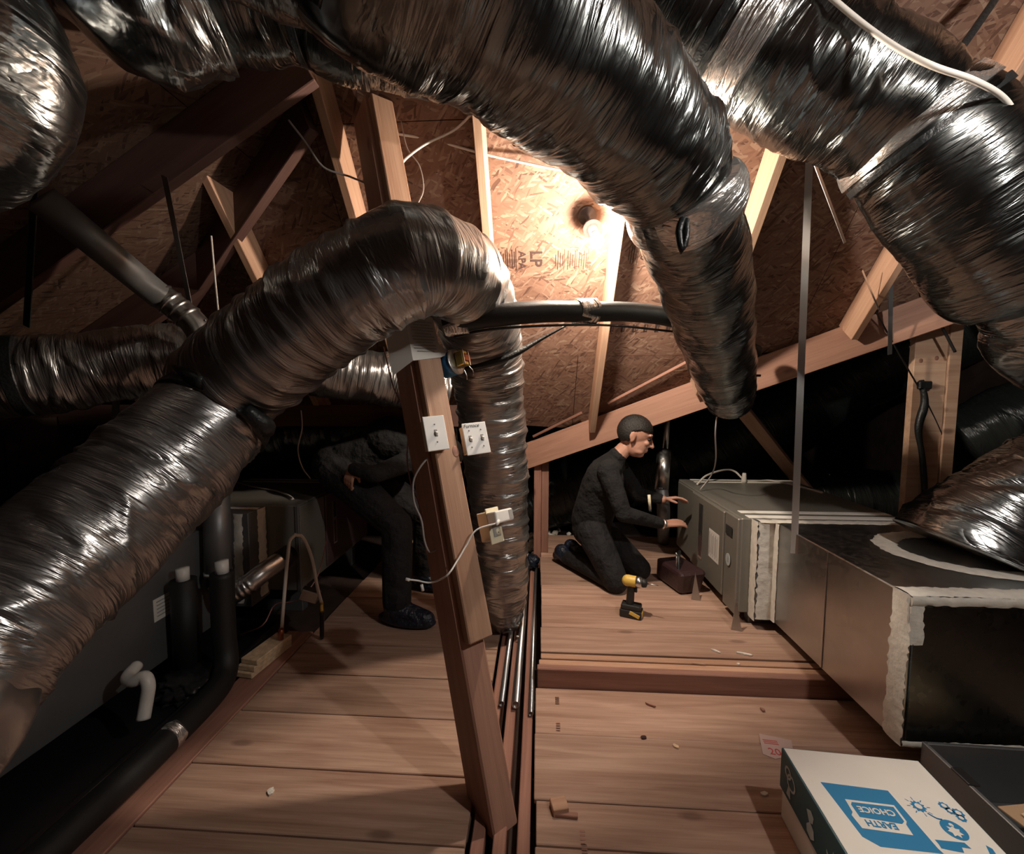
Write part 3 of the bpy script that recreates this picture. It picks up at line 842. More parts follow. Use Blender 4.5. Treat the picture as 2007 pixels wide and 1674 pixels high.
# flanged connection between trunk and furnace
box2('connector', (FX + .075, 2.2, TZ0 - .003), (TX1 - .05, 2.26, TZ1 - .002), M_GALVD, tr, .003)
mastic('mastic_seam', [(FX + .072, 2.235, TZ0 - .01), (FX + .072, 2.235, TZ1)], .07, tr, (-1, 0, 0), 8)
mastic('mastic_seam', [(TX0 - .001, 2.185, TZ0), (TX0 - .001, 2.185, TZ1)], .045, tr, (-1, 0, 0), 9)
mastic('mastic_seam', [(1.147, 2.199, TZ0), (1.147, 2.199, TZ1)], .08, tr, (0, -1, 0), 19)
mastic('mastic_seam', [(FX + .08, 2.215, TZ1 - .001), (TX1 - .06, 2.215, TZ1 - .001)], .06, tr, (0, 0, 1), 29)
box2('standing_seam', (TX0 - .004, 1.80, TZ0 + .005), (TX0, 1.812, TZ1 - .005), M_GALV, tr, .001)
# collar of mastic and the duct that leaves the top
cc = PZ(1900, 1085, TZ1)
ring = []
for k in range(41):
    a = 2 * math.pi * k / 40
    ring.append((cc.x + .275 * math.cos(a), cc.y + .23 * math.sin(a), TZ1 + .001))
mastic('mastic_collar', ring, .085, tr, (0, 0, 1), 10)
t = duct_thing('silver duct rising out of the top of the galvanised trunk', cc)
jacket('jacket', [(cc + Vector((0, 0, .004)), .255), (cc + Vector((.03, 0, .06)), .24), (cc + Vector((.12, -.01, .17)), .205), (cc + Vector((.25, -.02, .27)), .2), (cc + Vector((.42, -.03, .36)), .2), (cc + Vector((.75, -.04, .46)), .2), (cc + Vector((1.2, -.05, .50)), .2)], M_FOIL, t, 101, seg=100, crease=150, amp=.012, ribamp=.002, skew=.6)

# ---- galvanised hanger straps
def flat_strap(label, a, b, wd, group='galvanised hanger straps', mat=M_STEEL, up=(0, 1, 0)):
    s = thing('hanger_strap', b, label, 'strap', group)
    beam('strap', a, b, wd, .0012, mat, s, up=up, bev=0)
    return s
s = flat_strap('long galvanised hanger strap down to the side of the right trunk duct', Vector((1.155, 2.02, AK - AT * 2.02 - .02)), PX(1556, 1085, TX0 - .004), .028, up=(-.35, -1, 0))
for yy in (1062, 1078):
    lathe('screw', [(.0045, 0), (.0045, .003), (.002, .004)], basis(PX(1555, yy, TX0 - .005), (0, 1, 0), (0, 0, 1)) @ Matrix.Rotation(math.pi, 4, 'X'), M_STEEL, s, 10)
flat_strap('short galvanised strap end hanging under the black-strapped overhead duct', P(1597, 320, 1.7), P(1656, 476, 1.72), .017, up=(.5, -1, 0))
flat_strap('thin galvanised strap by the far right rafter', P(1690, 530, 2.15), P(1722, 606, 2.2), .012, up=(.5, -1, 0))
flat_strap('dull strap hanging from the far right rafter', P(1748, 470, 2.2), P(1744, 695, 2.3), .022, mat=M_GALVD)
flat_strap('pale strap hanging from the dark rafter to the level duct', P(322, 345, 1.62), P(371, 592, 1.95), .026, mat=M_GALV)
flat_strap('dull strap showing under the level duct', P(228, 770, 2.1), P(225, 870, 2.15), .04, mat=M_GALVD)


# ================================================================== left furnace, trunk, drain pan
f = thing('furnace', (-1.75, 2.85, .15), 'grey furnace lying on its side beside the bending person', 'furnace', 'furnaces')
LX = -1.37
box2('cabinet', (-2.2, 2.36, .15), (LX - .012, 3.35, .655), M_FURN, f, .006)
box2('blower_door', (LX - .014, 2.37, .17), (LX, 2.66, .645), M_FURN, f, .005)
dr = box2('door', (LX - .014, 2.67, .17), (LX + .004, 3.33, .645), M_FURND, f, .005)
ML = basis((LX + .0045, 2.67, .15), (0, 1, 0), (0, 0, 1))
wfr = plate('window_frame', [(.09, .14), (.135, .14), (.135, .44), (.09, .44)], .0025, ML, M_STEEL, dr)
plate('window_pane', [(.098, .15), (.127, .15), (.127, .30), (.098, .30)], .0032, ML, M_FURND, wfr)
plate('window_pane', [(.098, .32), (.127, .32), (.127, .43), (.098, .43)], .0032, ML, M_INK, wfr)
for y in (3.0, 3.08):
    box2('tape_stripe', (-2.15, y - .014, .654), (LX - .02, y + .014, .6575), M_STRIPE, f, .001)
box2('corner_rail', (LX - .02, 2.352, .15), (LX + .002, 2.37, .655), M_GALVD, f, .002)
for y in (2.5, 3.2):
    box2('foot', (-2.15, y - .03, -.03), (LX - .06, y + .03, .15), M_GALVD, f, .003)

tr = thing('sheet_metal_trunk', (-1.95, 1.5, .1), 'dull grey trunk duct on the left behind the slanting silver duct', 'trunk duct')
box2('casing', (-2.35, .55, .1), (-1.67, 2.2, .62), M_GALVD, tr, .004)
box2('connector', (-2.25, 2.2, .13), (-1.56, 2.36, .652), M_GALVD, tr, .003)
mastic('mastic_seam', [(-1.56, 2.31, .15), (-1.56, 2.31, .652)], .07, tr, (1, 0, 0), 21)
mastic('mastic_seam', [(-1.63, 2.199, .15), (-1.615, 2.199, .65)], .05, tr, (0, -1, 0), 22)
mastic('mastic_seam', [(-2.2, 2.30, .6525), (-1.56, 2.30, .6525)], .04, tr, (0, 0, 1), 23)
plate('warning_label', [(0, .02), (.05, .06), (.11, .04), (.11, -.03), (.01, -.05)], .002, basis((-1.669, 2.05, .42), (0, 1, 0), (0, 0, 1)), M_PAPER, tr)
pl = plate('rating_label', [(0, 0), (.12, 0), (.12, .10), (0, .10)], .002, basis((-1.669, 1.72, .30), (0, 1, 0), (0, 0, 1)), M_PAPER, tr)
bars('label_print', [(.06, .02 + .016 * k, .09, .005) for k in range(5)], .003, basis((-1.669, 1.72, .30), (0, 1, 0), (0, 0, 1)), M_GREYINK, pl)

# white cable across the left furnace top, hose and gas lines
c = thing('cable', P(570, 975, 2.5), 'white cable lying across the left furnace top', 'cable', 'loose cables')
tube('cable_run', [PZ(462, 945, .662), PZ(500, 955, .662), PZ(540, 962, .665), PZ(568, 972, .672), PZ(575, 979, .660)], .005, M_CABLE, c, 8)
lathe('clamp', [(.012, 0), (.012, .008), (.006, .014)], Matrix.Translation(PZ(572, 980, .655)), M_STEEL, c, 12)

g = thing('gas_connector', P(590, 1060, 2.15), 'looped pale gas connector hose by the left furnace', 'hose')
tube('hose', [PZ(550, 1262, .03), P(556, 1180, 2.02), P(564, 1090, 2.08), P(570, 1056, 2.12), P(590, 1050, 2.15), P(610, 1090, 2.18), P(622, 1150, 2.15), P(630, 1182, 2.13)], .0085, M_CABLE, g, 10)
tube('brass_end', [P(630, 1180, 2.13), P(631, 1200, 2.13)], .011, M_BRASS, g, 10)
tube('black_nipple', [P(631, 1200, 2.13), PZ(631, 1250, .012)], .011, M_BPLAST, g, 10)
tube('copper_end', [PZ(550, 1272, .012), P(551, 1235, 2.03)], .013, M_COPPER, g, 10)
box('valve_block', P(608, 1166, 2.2), (.09, .05, .06), M_GALV, g, R=Euler((0, .35, .2)).to_matrix(), bev=.004)
g = thing('wire', P(500, 1220, 2.0), 'thin reddish wire drooping from the left furnace', 'wire')
tube('strand', [P(640, 1060, 2.35), P(622, 1130, 2.3), P(585, 1175, 2.2), P(540, 1185, 2.1), P(515, 1225, 2.02), PZ(470, 1245, .02)], .003, M_REDWIRE, g, 6)

# flue: upright pipe and flexible elbow at the left furnace
v = thing('vent_pipe', P(425, 1150, 2.1), 'upright grey vent pipe with a bright ribbed elbow into the left furnace', 'pipe')
rod('upright_pipe', P(424, 960, 2.12) , P(428, 1142, 2.10), .058, M_GALVD, v, 28)
rod('joint_ring', P(428, 1118, 2.10), P(428, 1126, 2.10), .062, M_STEEL, v, 28)
q = spline([tuple(P(428, 1140, 2.1)), tuple(P(445, 1165, 2.1)), tuple(P(480, 1150, 2.13)), tuple(P(512, 1125, 2.18)), tuple(P(555, 1095, 2.3))], .004)
sw = np.concatenate([[0], np.cumsum(np.linalg.norm(np.diff(q, axis=0), axis=1))])
rr = .05 + .0035 * np.abs(np.sin(sw / .022 * np.pi)) * (sw < .2)
sweep('elbow', q, rr, M_STEEL, v, 28)
rod('black_coupling', P(548, 1101, 2.27), P(568, 1086, 2.34), .056, M_BPLAST, v, 24)

# big flue to the roof at the upper left
v = thing('flue_pipe', P(400, 660, 2.1), 'dull metal flue pipe slanting down from the left roof to an elbow', 'pipe')
rod('straight_pipe', P(80, 388, 1.50), P(318, 585, 1.82), .052, M_GALVD, v, 28)
q = spline([tuple(P(305, 573, 1.81)), tuple(P(345, 603, 1.84)), tuple(P(385, 640, 1.86)), tuple(P(400, 690, 1.86)), tuple(P(400, 790, 1.86))], .004)
sw = np.concatenate([[0], np.cumsum(np.linalg.norm(np.diff(q, axis=0), axis=1))])
seam = np.zeros_like(sw)
for s0 in (.02, .06, .10, .14):
    seam += .006 * np.exp(-((sw - s0) / .004) ** 2)
sweep('elbow', q, .052 + seam, M_GALV, v, 30)
lathe('screw', [(.005, 0), (.005, .003)], basis(P(402, 628, 1.80), RT, UZ), M_STEEL, v, 10)

# drain pan and its pipes
pn = thing('drain_pan', (-1.8, 1.2, .0), 'wide black plastic drain pan under the left trunk duct', 'pan')
box2('pan_floor', (-2.9, .1, -.028), (-1.40, 2.22, .0), M_PAN, pn, .002)
box2('pan_edge', (-1.415, .1, -.0), (-1.39, 2.22, .06), M_PAN, pn, .004)
box2('pan_edge', (-2.9, 2.2, .0), (-1.41, 2.22, .06), M_PAN, pn, .004)
LG = 'black insulated pipes'
s = thing('insulated_pipe', (-1.36, 1.6, 0), 'black foam covered pipe lying along the pan and turning up beside the trunk duct', 'pipe', LG)
tube('foam_cover', [(-1.325, .15, .055), (-1.325, .9, .055), (-1.325, 1.4, .055), (-1.335, 1.62, .06), (-1.36, 1.72, .075), (-1.385, 1.765, .13), (-1.40, 1.78, .22), (-1.405, 1.79, .40), (-1.405, 1.795, .50)], .048, M_FOAM, s, 24)
rod('pipe_end', (-1.405, 1.795, .49), (-1.405, 1.795, .555), .027, M_PVC, s, 20)
i0 = Vector((-1.325, 1.38, .055))
band('silver_tape', np.array([i0 + Vector((0, .004 * k, 0)) for k in range(10)]), np.full(10, .048), 0, 10, M_FOILTAPE, s, 77, extra=.002, seg=32, amp=.001)
s = thing('insulated_pipe', (-1.66, 1.8, 0), 'black foam covered upright pipe standing in the drain pan', 'pipe', LG)
rod('foam_cover', (-1.60, 1.80, 0.0), (-1.595, 1.80, .46), .052, M_FOAM, s, 24)
rod('pipe_end', (-1.595, 1.80, .45), (-1.595, 1.80, .515), .026, M_PVC, s, 20)
s = thing('drain_elbow', (-1.53, 1.5, 0), 'white plastic drain elbow standing in the black pan', 'pipe')
tube('elbow', [P(268, 1305, 1.62), P(250, 1327, 1.56), P(262, 1335, 1.53), P(283, 1327, 1.53), P(291, 1345, 1.52), P(287, 1375, 1.51), P(281, 1410, 1.49)], .0215, M_PVC, s, 18, step=.006)
s = thing('plastic_wrap', PZ(370, 1305, .06), 'crumpled black plastic with shiny creases at the pipe foot', 'plastic')
bm = bmesh.new()
bmesh.ops.create_icosphere(bm, subdivisions=4, radius=1)
for v_ in bm.verts:
    k = 1 + .25 * math.sin(9 * v_.co.x + 4 * v_.co.y) * math.sin(11 * v_.co.z + 5 * v_.co.x) + .08 * math.sin(31 * v_.co.y + 17 * v_.co.x)
    v_.co = Vector((v_.co.x * .15 * k, v_.co.y * .11 * k, max(-.02, v_.co.z * .055 * k)))
bm_obj('sheet', bm, M_BPLAST, s, Matrix.Translation(Vector((-1.52, 1.72, .025))), True)
# blocks
s = thing('wood_blocks', (-1.32, 1.98, 0), 'pale plywood offcuts stacked under the near corner of the left furnace', 'wood')
for k in range(3):
    beam('block', (-1.335 + .008 * k, 1.80 + .01 * k, .018 + .026 * k), (-1.30 + .008 * k, 2.06 - .01 * k, .018 + .026 * k), .09, .025, M_PLY, s)
s = thing('cardboard_box', (-1.0, 2.95, 0), 'small brown cardboard box on the floor behind the bending person', 'box')
box2('carton', (-1.07, 2.92, 0.001), (-.86, 3.1, .22), M_CARD, s, .004)
box2('flap', (-1.07, 2.914, .19), (-.86, 2.92, .215), M_CARD, s, .001)

# ================================================================== conduit in the slot
CG = 'loose steel conduit pipes'
def conduit(label, a, b, r, mat=M_PIPE):
    s = thing('conduit', a, label, 'pipe', CG)
    a, b = Vector(a), Vector(b)
    dv = (b - a).normalized()
    q = np.array([a + dv * .03, a + dv * .002, a, a - dv * .0, b])
    # hollow end
    n = 20
    fr_ = basis(a, dv.cross(UZ), UZ)
    V, Fc = [], []
    for rr_, off in ((r, (b - a).length), (r, 0), (r * .82, 0), (r * .82, .12)):
        for k in range(n):
            an = 2 * math.pi * k / n
            p = a + dv * off + fr_.to_3x3() @ Vector((rr_ * math.cos(an), rr_ * math.sin(an), 0))
            V.append(p)
    for i_ in range(3):
        for k in range(n):
            Fc.append((i_ * n + k, i_ * n + (k + 1) % n, (i_ + 1) * n + (k + 1) % n, (i_ + 1) * n + k))
    Fc.append(tuple(range(3 * n, 4 * n)))
    obj('tube', V, Fc, mat, s, None, True)
conduit('longest steel conduit in the slot, beside the leaning post', (-.148, 1.70, .011), (-.135, 3.1, .011), .0125)
conduit('thick bright steel conduit in the middle of the slot', (-.088, 1.69, .0165), (-.075, 3.2, .0165), .0165, M_STEEL)
conduit('thin dark steel conduit against the right floor edge', (-.026, 1.66, .004), (-.012, 3.2, .004), .0105)

# ================================================================== black insulated line across the middle
s = thing('insulated_pipe', P(1140, 610, 1.9), 'black foam covered pipe crossing below the bulb with silver tape round it', 'pipe', LG)
q = spline([(*P(874, 634, 1.50),), (*P(905, 628, 1.49),), (*P(960, 619, 1.51),), (*P(1060, 611, 1.63),), (*P(1150, 611, 1.75),), (*P(1240, 612, 1.86),), (*P(1320, 624, 1.97),), (*P(1400, 650, 2.2),), (*P(1480, 690, 2.4),)], .01)
sweep('foam_cover', q, np.full(len(q), .040), M_FOAM, s, 28)
for a_, n_ in (((1147, 611, 1.75), 5), ((896, 630, 1.49), 4)):
    i = near_index(q, P(*a_))
    band('silver_tape', q, np.full(len(q), .040), i - n_, i + n_, M_FOILTAPE, s, 55 + n_ + int(a_[0]), extra=.003, seg=40, amp=.0012)
s = thing('copper_line', P(1200, 640, 1.95), 'thin dark line slung under the black foam covered pipe', 'pipe')
tube('line', [P(890, 661, 1.49), P(960, 646, 1.51), P(1080, 638, 1.65), P(1200, 638, 1.81), P(1320, 650, 1.97)], .005, M_BPLAST, s, 8)
s = thing('black_strap', P(1000, 690, 1.95), 'black strap tied round the upright part of the arched duct', 'strap')
tube('strap', [P(1110, 638, 1.92), P(1060, 665, 1.9), P(1000, 698, 1.84), P(940, 718, 1.80), P(900, 725, 1.82)], [.004, .008, .014, .015, .01], M_TAPE, s, 8)
flat_strap('pale brace strip behind the black foam covered pipe', P(1105, 632, 2.25), P(1015, 672, 2.2), .03, mat=M_GALV, up=(0, -.3, 1))

# ================================================================== things on the leaning post
def face_M(h, left=0.0, off=FACE):
    return basis(on_post(h, left, off), -n1, PAX)         # x to the right, y up the post, z out
def h_at(px, py):
    r = ray(px, py); o = pb + n2 * FACE
    p = EYE + r * ((o - EYE).dot(n2) / r.dot(n2))
    d = p - pb
    return d.dot(PAX), d.dot(n1)
h, a = h_at(848, 640)
sg = thing('paper_notice', on_post(h, 0, FACE), 'creased printed paper notice folded round the leaning post under the arched duct', 'paper')
Mx = face_M(h - .03, .005, FACE + .001)
V = [(-.05, -.105, .0), (.062, -.09, .004), (.056, .065, .002), (-.05, .065, 0), (-.052, -.105, 0), (-.10, -.135, -.075), (-.10, .055, -.075)]
obj('sheet', [V[0], V[1], V[2], V[3], V[5], V[6]], [(0, 1, 2, 3), (0, 3, 5, 4)], M_PAPER, sg, Mx)
bars('print', [(.004, -.07 + .011 * k, .085 - .02 * (k % 3 == 0), .003) for k in range(11)], .001, Mx @ Matrix.Translation((0, 0, .0035)), M_GREYINK, sg)
tb_ = plate('torn_corner', [(.055, -.09), (.10, -.075), (.058, -.03)], .0006, Mx, M_PAPER, sg)

def switch_plate(name, label, M, wdt, hgt, ncol):
    s = thing(name, M.translation, label, 'switch', 'light switches on the leaning post')
    bm = bmesh.new(); bm_box(bm, (0, 0, -.016), (wdt * .86, hgt * .86, .04))
    bm_obj('box', bm, M_CREAM, s, M)
    bm = bmesh.new(); bm_box(bm, (0, 0, .006), (wdt, hgt, .006), None, .0022, 2)
    pl = bm_obj('cover', bm, M_WHITE, s, M)
    for k in range(ncol):
        x = (k - (ncol - 1) / 2) * .046
        bm = bmesh.new(); bm_box(bm, (x, .0, .0095), (.0105, .024, .003), None, .001)
        tg = bm_obj('toggle_slot', bm, M_GREYINK, pl, M)
        bm = bmesh.new(); bm_box(bm, (x, -.002, .0145), (.008, .011, .012), Euler((.5, 0, 0)).to_matrix(), .0015)
        bm_obj('toggle', bm, M_WHITE, pl, M)
        for yy in (-.03, .03):
            lathe('screw', [(.0028, .009), (.0028, .0102)], M @ Matrix.Translation((x, yy, 0)), M_GREYINK, pl, 10)
    return s, pl
h, a = h_at(851, 852)
Ms = basis_y(on_post(h, a + .004, FACE + .016), -n1 * .75 + RT * .25, PAX)
switch_plate('light_switch', 'white single light switch on the dark edge of the leaning post', Ms, .075, .118, 1)
h, a = h_at(931, 861)
Md = basis_y(on_post(h, a + .004, FACE + .010), -n1 * .75 + RT * .25, PAX)
s, pl = switch_plate('light_switch', 'white double switch with Furnace handwritten on it, on the leaning post', Md, .092, .115, 2)
lettering('handwriting', 'Furnace', .019, Md @ Matrix.Translation((-.012, .046, .0092)), M_INK, pl, shear=.3)

h, a = h_at(967, 1030)
Mo = basis(on_post(h, a + .0, FACE - .004), -n1 * .9 + n2 * -.25, PAX)
s = thing('outlet', Mo.translation, 'cream wall outlet on a box at the edge of the leaning post', 'outlet')
bm = bmesh.new(); bm_box(bm, (0, 0, -.02), (.05, .10, .05), None, .003); bm_obj('box', bm, M_CREAM, s, Mo)
bm = bmesh.new(); bm_box(bm, (0, 0, .008), (.068, .122, .006), None, .002, 2); pl = bm_obj('cover', bm, M_CREAM, s, Mo)
bm = bmesh.new(); bm_box(bm, (.002, -.014, .012), (.038, .05, .004), None, .002); bm_obj('socket_face', bm, M_GREYINK, pl, Mo)
lathe('socket', [(.012, .012), (.012, .0155)], Mo @ Matrix.Translation((.006, -.024, 0)), M_CREAM, pl, 16)
bm = bmesh.new(); bm_box(bm, (.006, -.026, .016), (.004, .004, .001)); bm_obj('pin_hole', bm, M_INK, pl, Mo)
s = thing('plug_adapter', Mo @ Vector((.01, .028, .03)), 'white plug-in adapter with a thin white cord in the cream outlet', 'adapter')
bm = bmesh.new(); bm_box(bm, (.012, .026, .032), (.094, .042, .042), None, .005, 2); ad = bm_obj('case', bm, M_WHITE, s, Mo)
bm = bmesh.new(); bm_box(bm, (.046, .026, .0535), (.022, .032, .001)); bm_obj('print', bm, M_GREYINK, ad, Mo)
lathe('cord_boot', [(.007, 0), (.0065, .012), (.004, .024)], Mo @ Matrix.Translation((-.024, .014, .05)) @ Euler((0, -1.3, .5)).to_matrix().to_4x4(), M_WHITE, s, 12)
cdw = Mo @ Vector((-.044, .004, .056))
def pdir(px, py, off):
    hh, aa = h_at(px, py); return on_post(hh, aa, FACE + off)
tube('cord', [Mo @ Vector((-.034, .008, .055)), pdir(925, 1040, .03), pdir(908, 1070, .02), pdir(890, 1100, .02), pdir(870, 1128, .02), P(845, 1142, 1.36), P(818, 1138, 1.34), P(800, 1136, 1.33)], .0028, M_WHITE, s, 8, step=.008)
rod('connector', P(803, 1137, 1.33), P(795, 1135, 1.33), .005, M_WHITE, s, 10)
rod('connector', P(826, 1146, 1.34), P(829, 1158, 1.34), .005, M_WHITE, s, 10)

h, a = h_at(893, 708)
Mb = basis(on_post(h, a + .0, FACE - .012), -n1 * .8 - n2 * .35, PAX)
s = thing('junction_box', Mb.translation, 'round blue junction box with a gold transformer beside the leaning post', 'junction box')
lathe('blue_box', [(.045, -.05), (.048, 0), (.044, .006)], Mb, M_BLUEBOX, s, 28)
lathe('cover_plate', [(.047, .006), (.05, .008), (.05, .010), (.046, .012)], Mb, M_GALV, s, 28)
bm = bmesh.new(); bm_box(bm, (.008, .004, .031), (.038, .056, .036), None, .003); tf = bm_obj('transformer', bm, M_BRASS, s, Mb)
bm = bmesh.new(); bm_box(bm, (.018, .004, .036), (.042, .034, .032), None, .006, 2); bm_obj('winding', bm, M_COPPER, tf, Mb)
for x in (-.008, .026):
    bm = bmesh.new(); bm_box(bm, (x, .004, .051), (.004, .054, .003)); bm_obj('lamination', bm, M_STEEL, tf, Mb)
tube('lead', [Mb @ Vector((.03, -.02, .04)), Mb @ Vector((.045, -.04, .045)), Mb @ Vector((.05, -.055, .04))], .0015, M_STEEL, s, 6, step=.005)
tube('lead', [Mb @ Vector((.01, -.035, .03)), Mb @ Vector((.012, -.06, .035)), Mb @ Vector((.018, -.075, .03))], .0015, M_STEEL, s, 6, step=.005)

# cables on and round the post
def wire(label, pts, r, mat, name='cable', grp='loose cables'):
    s = thing(name, pts[-1], label, 'cable', grp)
    tube('cable_run', pts, r, mat, s, 8, step=.012)
    return s
def left_face(px, py, off=.012):
    """on the shaded left face of the post"""
    r = ray(px, py); o = pb + n1 * .045
    p = EYE + r * ((o - EYE).dot(n1) / r.dot(n1))
    return p + n1 * off
wire('grey cable drooping from the single switch down the shaded side of the leaning post', [P(842, 893, 1.47), P(822, 918, 1.45), P(810, 945, 1.45), P(812, 985, 1.45), P(826, 1020, 1.44), P(832, 1060, 1.43), P(842, 1082, 1.43), P(858, 1076, 1.43)], .0035, M_CABLED)
wire('thin reddish wire running up the shaded side of the leaning post', [P(752, 680, 1.75), P(770, 755, 1.68), P(790, 800, 1.63), P(800, 845, 1.6), P(798, 900, 1.58), P(806, 950, 1.53), P(820, 985, 1.5), P(830, 1030, 1.47)], .0025, M_REDWIRE)
wire('pale cable fastened along the leaning post below the paper notice', [P(800, 705, 1.68), P(812, 760, 1.64), P(826, 815, 1.58)], .004, M_CABLE)
wire('white cable strung across the roof boards to the bulb', [P(775, 262, 1.95), P(850, 275, 1.98), P(950, 302, 1.98), P(1060, 326, 1.98), P(1150, 346, 2.0), P(1190, 385, 2.08)], .0055, M_CABLE)
wire('second pale cable looping from the leaning post up to the ridge', [P(800, 408, 1.82), P(786, 350, 1.85), P(788, 320, 1.86), P(830, 285, 1.9), P(890, 255, 1.92), P(932, 216, 1.85)], .005, M_CABLE)
wire('thin cable dangling beside the upper leaning post', [P(786, 235, 1.92), P(798, 290, 1.92), P(822, 325, 1.9), P(830, 370, 1.86), P(818, 402, 1.82)], .0025, M_CABLED)
wire('dark cable sagging from the hip rafter to the leaning post', [P(565, 235, 1.75), P(600, 280, 1.8), P(635, 328, 1.85), P(690, 348, 1.88), P(725, 370, 1.88), P(722, 430, 1.85)], .004, M_CABLED)
wire('white cord hanging in front of the dark rafters', [P(414, 462, 1.95), P(420, 530, 2.0), P(430, 632, 2.1)], .004, M_CABLE)
wire('thin white wires hanging below the arched duct', [P(590, 805, 1.9), P(592, 840, 1.95), P(584, 880, 2.05), P(592, 915, 2.2), P(608, 938, 2.5)], .003, M_CABLED)
wire('white cable over the black-strapped overhead duct', [P(1600, -30, 1.25), P(1685, 42, 1.22), P(1760, 95, 1.17), P(1830, 130, 1.13), P(1910, 158, 1.14), P(1970, 195, 1.2), P(2000, 250, 1.24)], .007, M_CABLE)
wire('twisted thermostat wire from the taped joint down to the right furnace', [P(1405, 815, 2.42), P(1402, 850, 2.45), P(1403, 900, 2.6), P(1395, 930, 2.8), PZ(1372, 960, .665)], .004, M_CABLED)
wire('white cable curling over the right furnace top', [PZ(1366, 950, .66), PZ(1385, 932, .71), PZ(1420, 921, .73), PZ(1440, 924, .72), PZ(1465, 943, .665), PZ(1510, 942, .662), PZ(1560, 952, .662), PZ(1612, 966, .66)], .007, M_CABLE)
wire('thin black line slanting in front of the upright knotty post', [P(1700, 580, 2.3), P(1760, 690, 2.35), P(1812, 780, 2.4), P(1850, 860, 2.4), P(1870, 910, 2.4)], .004, M_BPLAST)
wire('black cord crossing the top of the upright knotty post', [P(1800, 560, 2.3), P(1830, 610, 2.3), P(1872, 690, 2.3)], .007, M_BPLAST)


# ================================================================== lamps
def lamp(label, base, tip, glow):
    """round box on the boards, a short stem, a holder and a bare bulb whose centre is at tip"""
    base, tip = Vector(base), Vector(tip)
    s = thing('light_bulb', base, label, 'lamp')
    z = (tip - base).normalized(); H = (tip - base).length
    x = z.orthogonal().normalized()
    M = basis(base, x, z.cross(x))
    lathe('round_box', [(.042, -.005), (.042, .03), (.012, .032), (.011, H - .13)], M, M_PHEN, s)
    lathe('holder', [(.011, H - .135), (.042, H - .13), (.044, H - .122), (.042, H - .116), (.022, H - .11), (.02, H - .075)], M, M_PHEN, s)
    lathe('bulb_neck', [(.013, H - .08), (.013, H - .06), (.0125, H - .04)], M, M_PORC, s)
    R_ = .030
    pr = [(.0125, H - .045), (.015, H - .034)]
    for k in range(0, 13):
        a = -.75 + (math.pi / 2 + .75) * k / 12
        pr.append((max(R_ * math.cos(a), .0004), H + R_ * math.sin(a)))
    lathe('bulb', pr, M, glow, s, 24)
    return s
lr = ray(1170, 472)
LB0 = PA(1150, 420, 0.0)
LB1 = EYE + lr * ((AK - SL * .28 - CH) / (lr.z + AT * lr.y))
lamp('lit bare bulb on a dark stem fixed to the strand board below the widest duct', LB0, LB1, M_GLOW)
# the second bare bulb, on a block over the photographer's right shoulder
L2 = Vector((1.25, 0.42, 2.20))
lamp('lit bare bulb on the near roof slope above the photographer', L2 + Vector((0, 0, .15)), L2, M_GLOW2)
blk = thing('lamp_block', L2 + Vector((0, 0, .156)), 'short wooden block across the near rafters holding a bulb', 'block')
beam('timber', L2 + Vector((-.30, 0, .176)), L2 + Vector((.30, 0, .176)), .09, .038, M_LUMBER, blk)

# ================================================================== grade stamps printed on the strand board
def stampM(px, py, ang=-90):
    p = PA(px, py, .0015)
    return basis(p, (1, 0, 0), (0, -1, AT)) @ Matrix.Rotation(math.radians(ang), 4, 'Z')
def stamp_parent(px, py):
    p = PA(px, py)
    s_ = (p.y - 1.1) * SL
    for (i, k), o in PANELS.items():
        bbx = [o.matrix_basis.inverted() @ p]
        vs = [v.co for v in o.data.vertices]
        if min(v.x for v in vs) <= bbx[0].x <= max(v.x for v in vs) and min(v.y for v in vs) <= bbx[0].y <= max(v.y for v in vs):
            return o
    return ceiling
for px, py, body, sz in ((1023, 510, 'APA', .052), (1050, 507, 'LP', .085), (1262, 500, '10', .05), (1285, 505, '57', .05)):
    lettering('stamp', body, sz, stampM(px, py), M_STAMP, stamp_parent(px, py), ext=.0003, bold=sz * .02)
for k, (px, py) in enumerate(((985, 508), (1002, 508), (1096, 510), (1120, 510), (1142, 510), (1240, 498))):
    rc = []
    for m in range(4):
        rc.append((0, -.018 + m * .012, .10 - .02 * ((m + k) % 3), .0035))
    rc.append((0, .026, .115, .002))
    bars('stamp', rc, .0006, stampM(px, py, -90), M_STAMP, stamp_parent(px, py))
for k in range(7):
    bars('stamp', [(0, 0, .05, .010), (0, .014, .05, .003), (.02, .006, .004, .02)], .0006, stampM(1175 + 22 * k, 643, -90), M_STAMP, stamp_parent(1175 + 22 * k, 643))

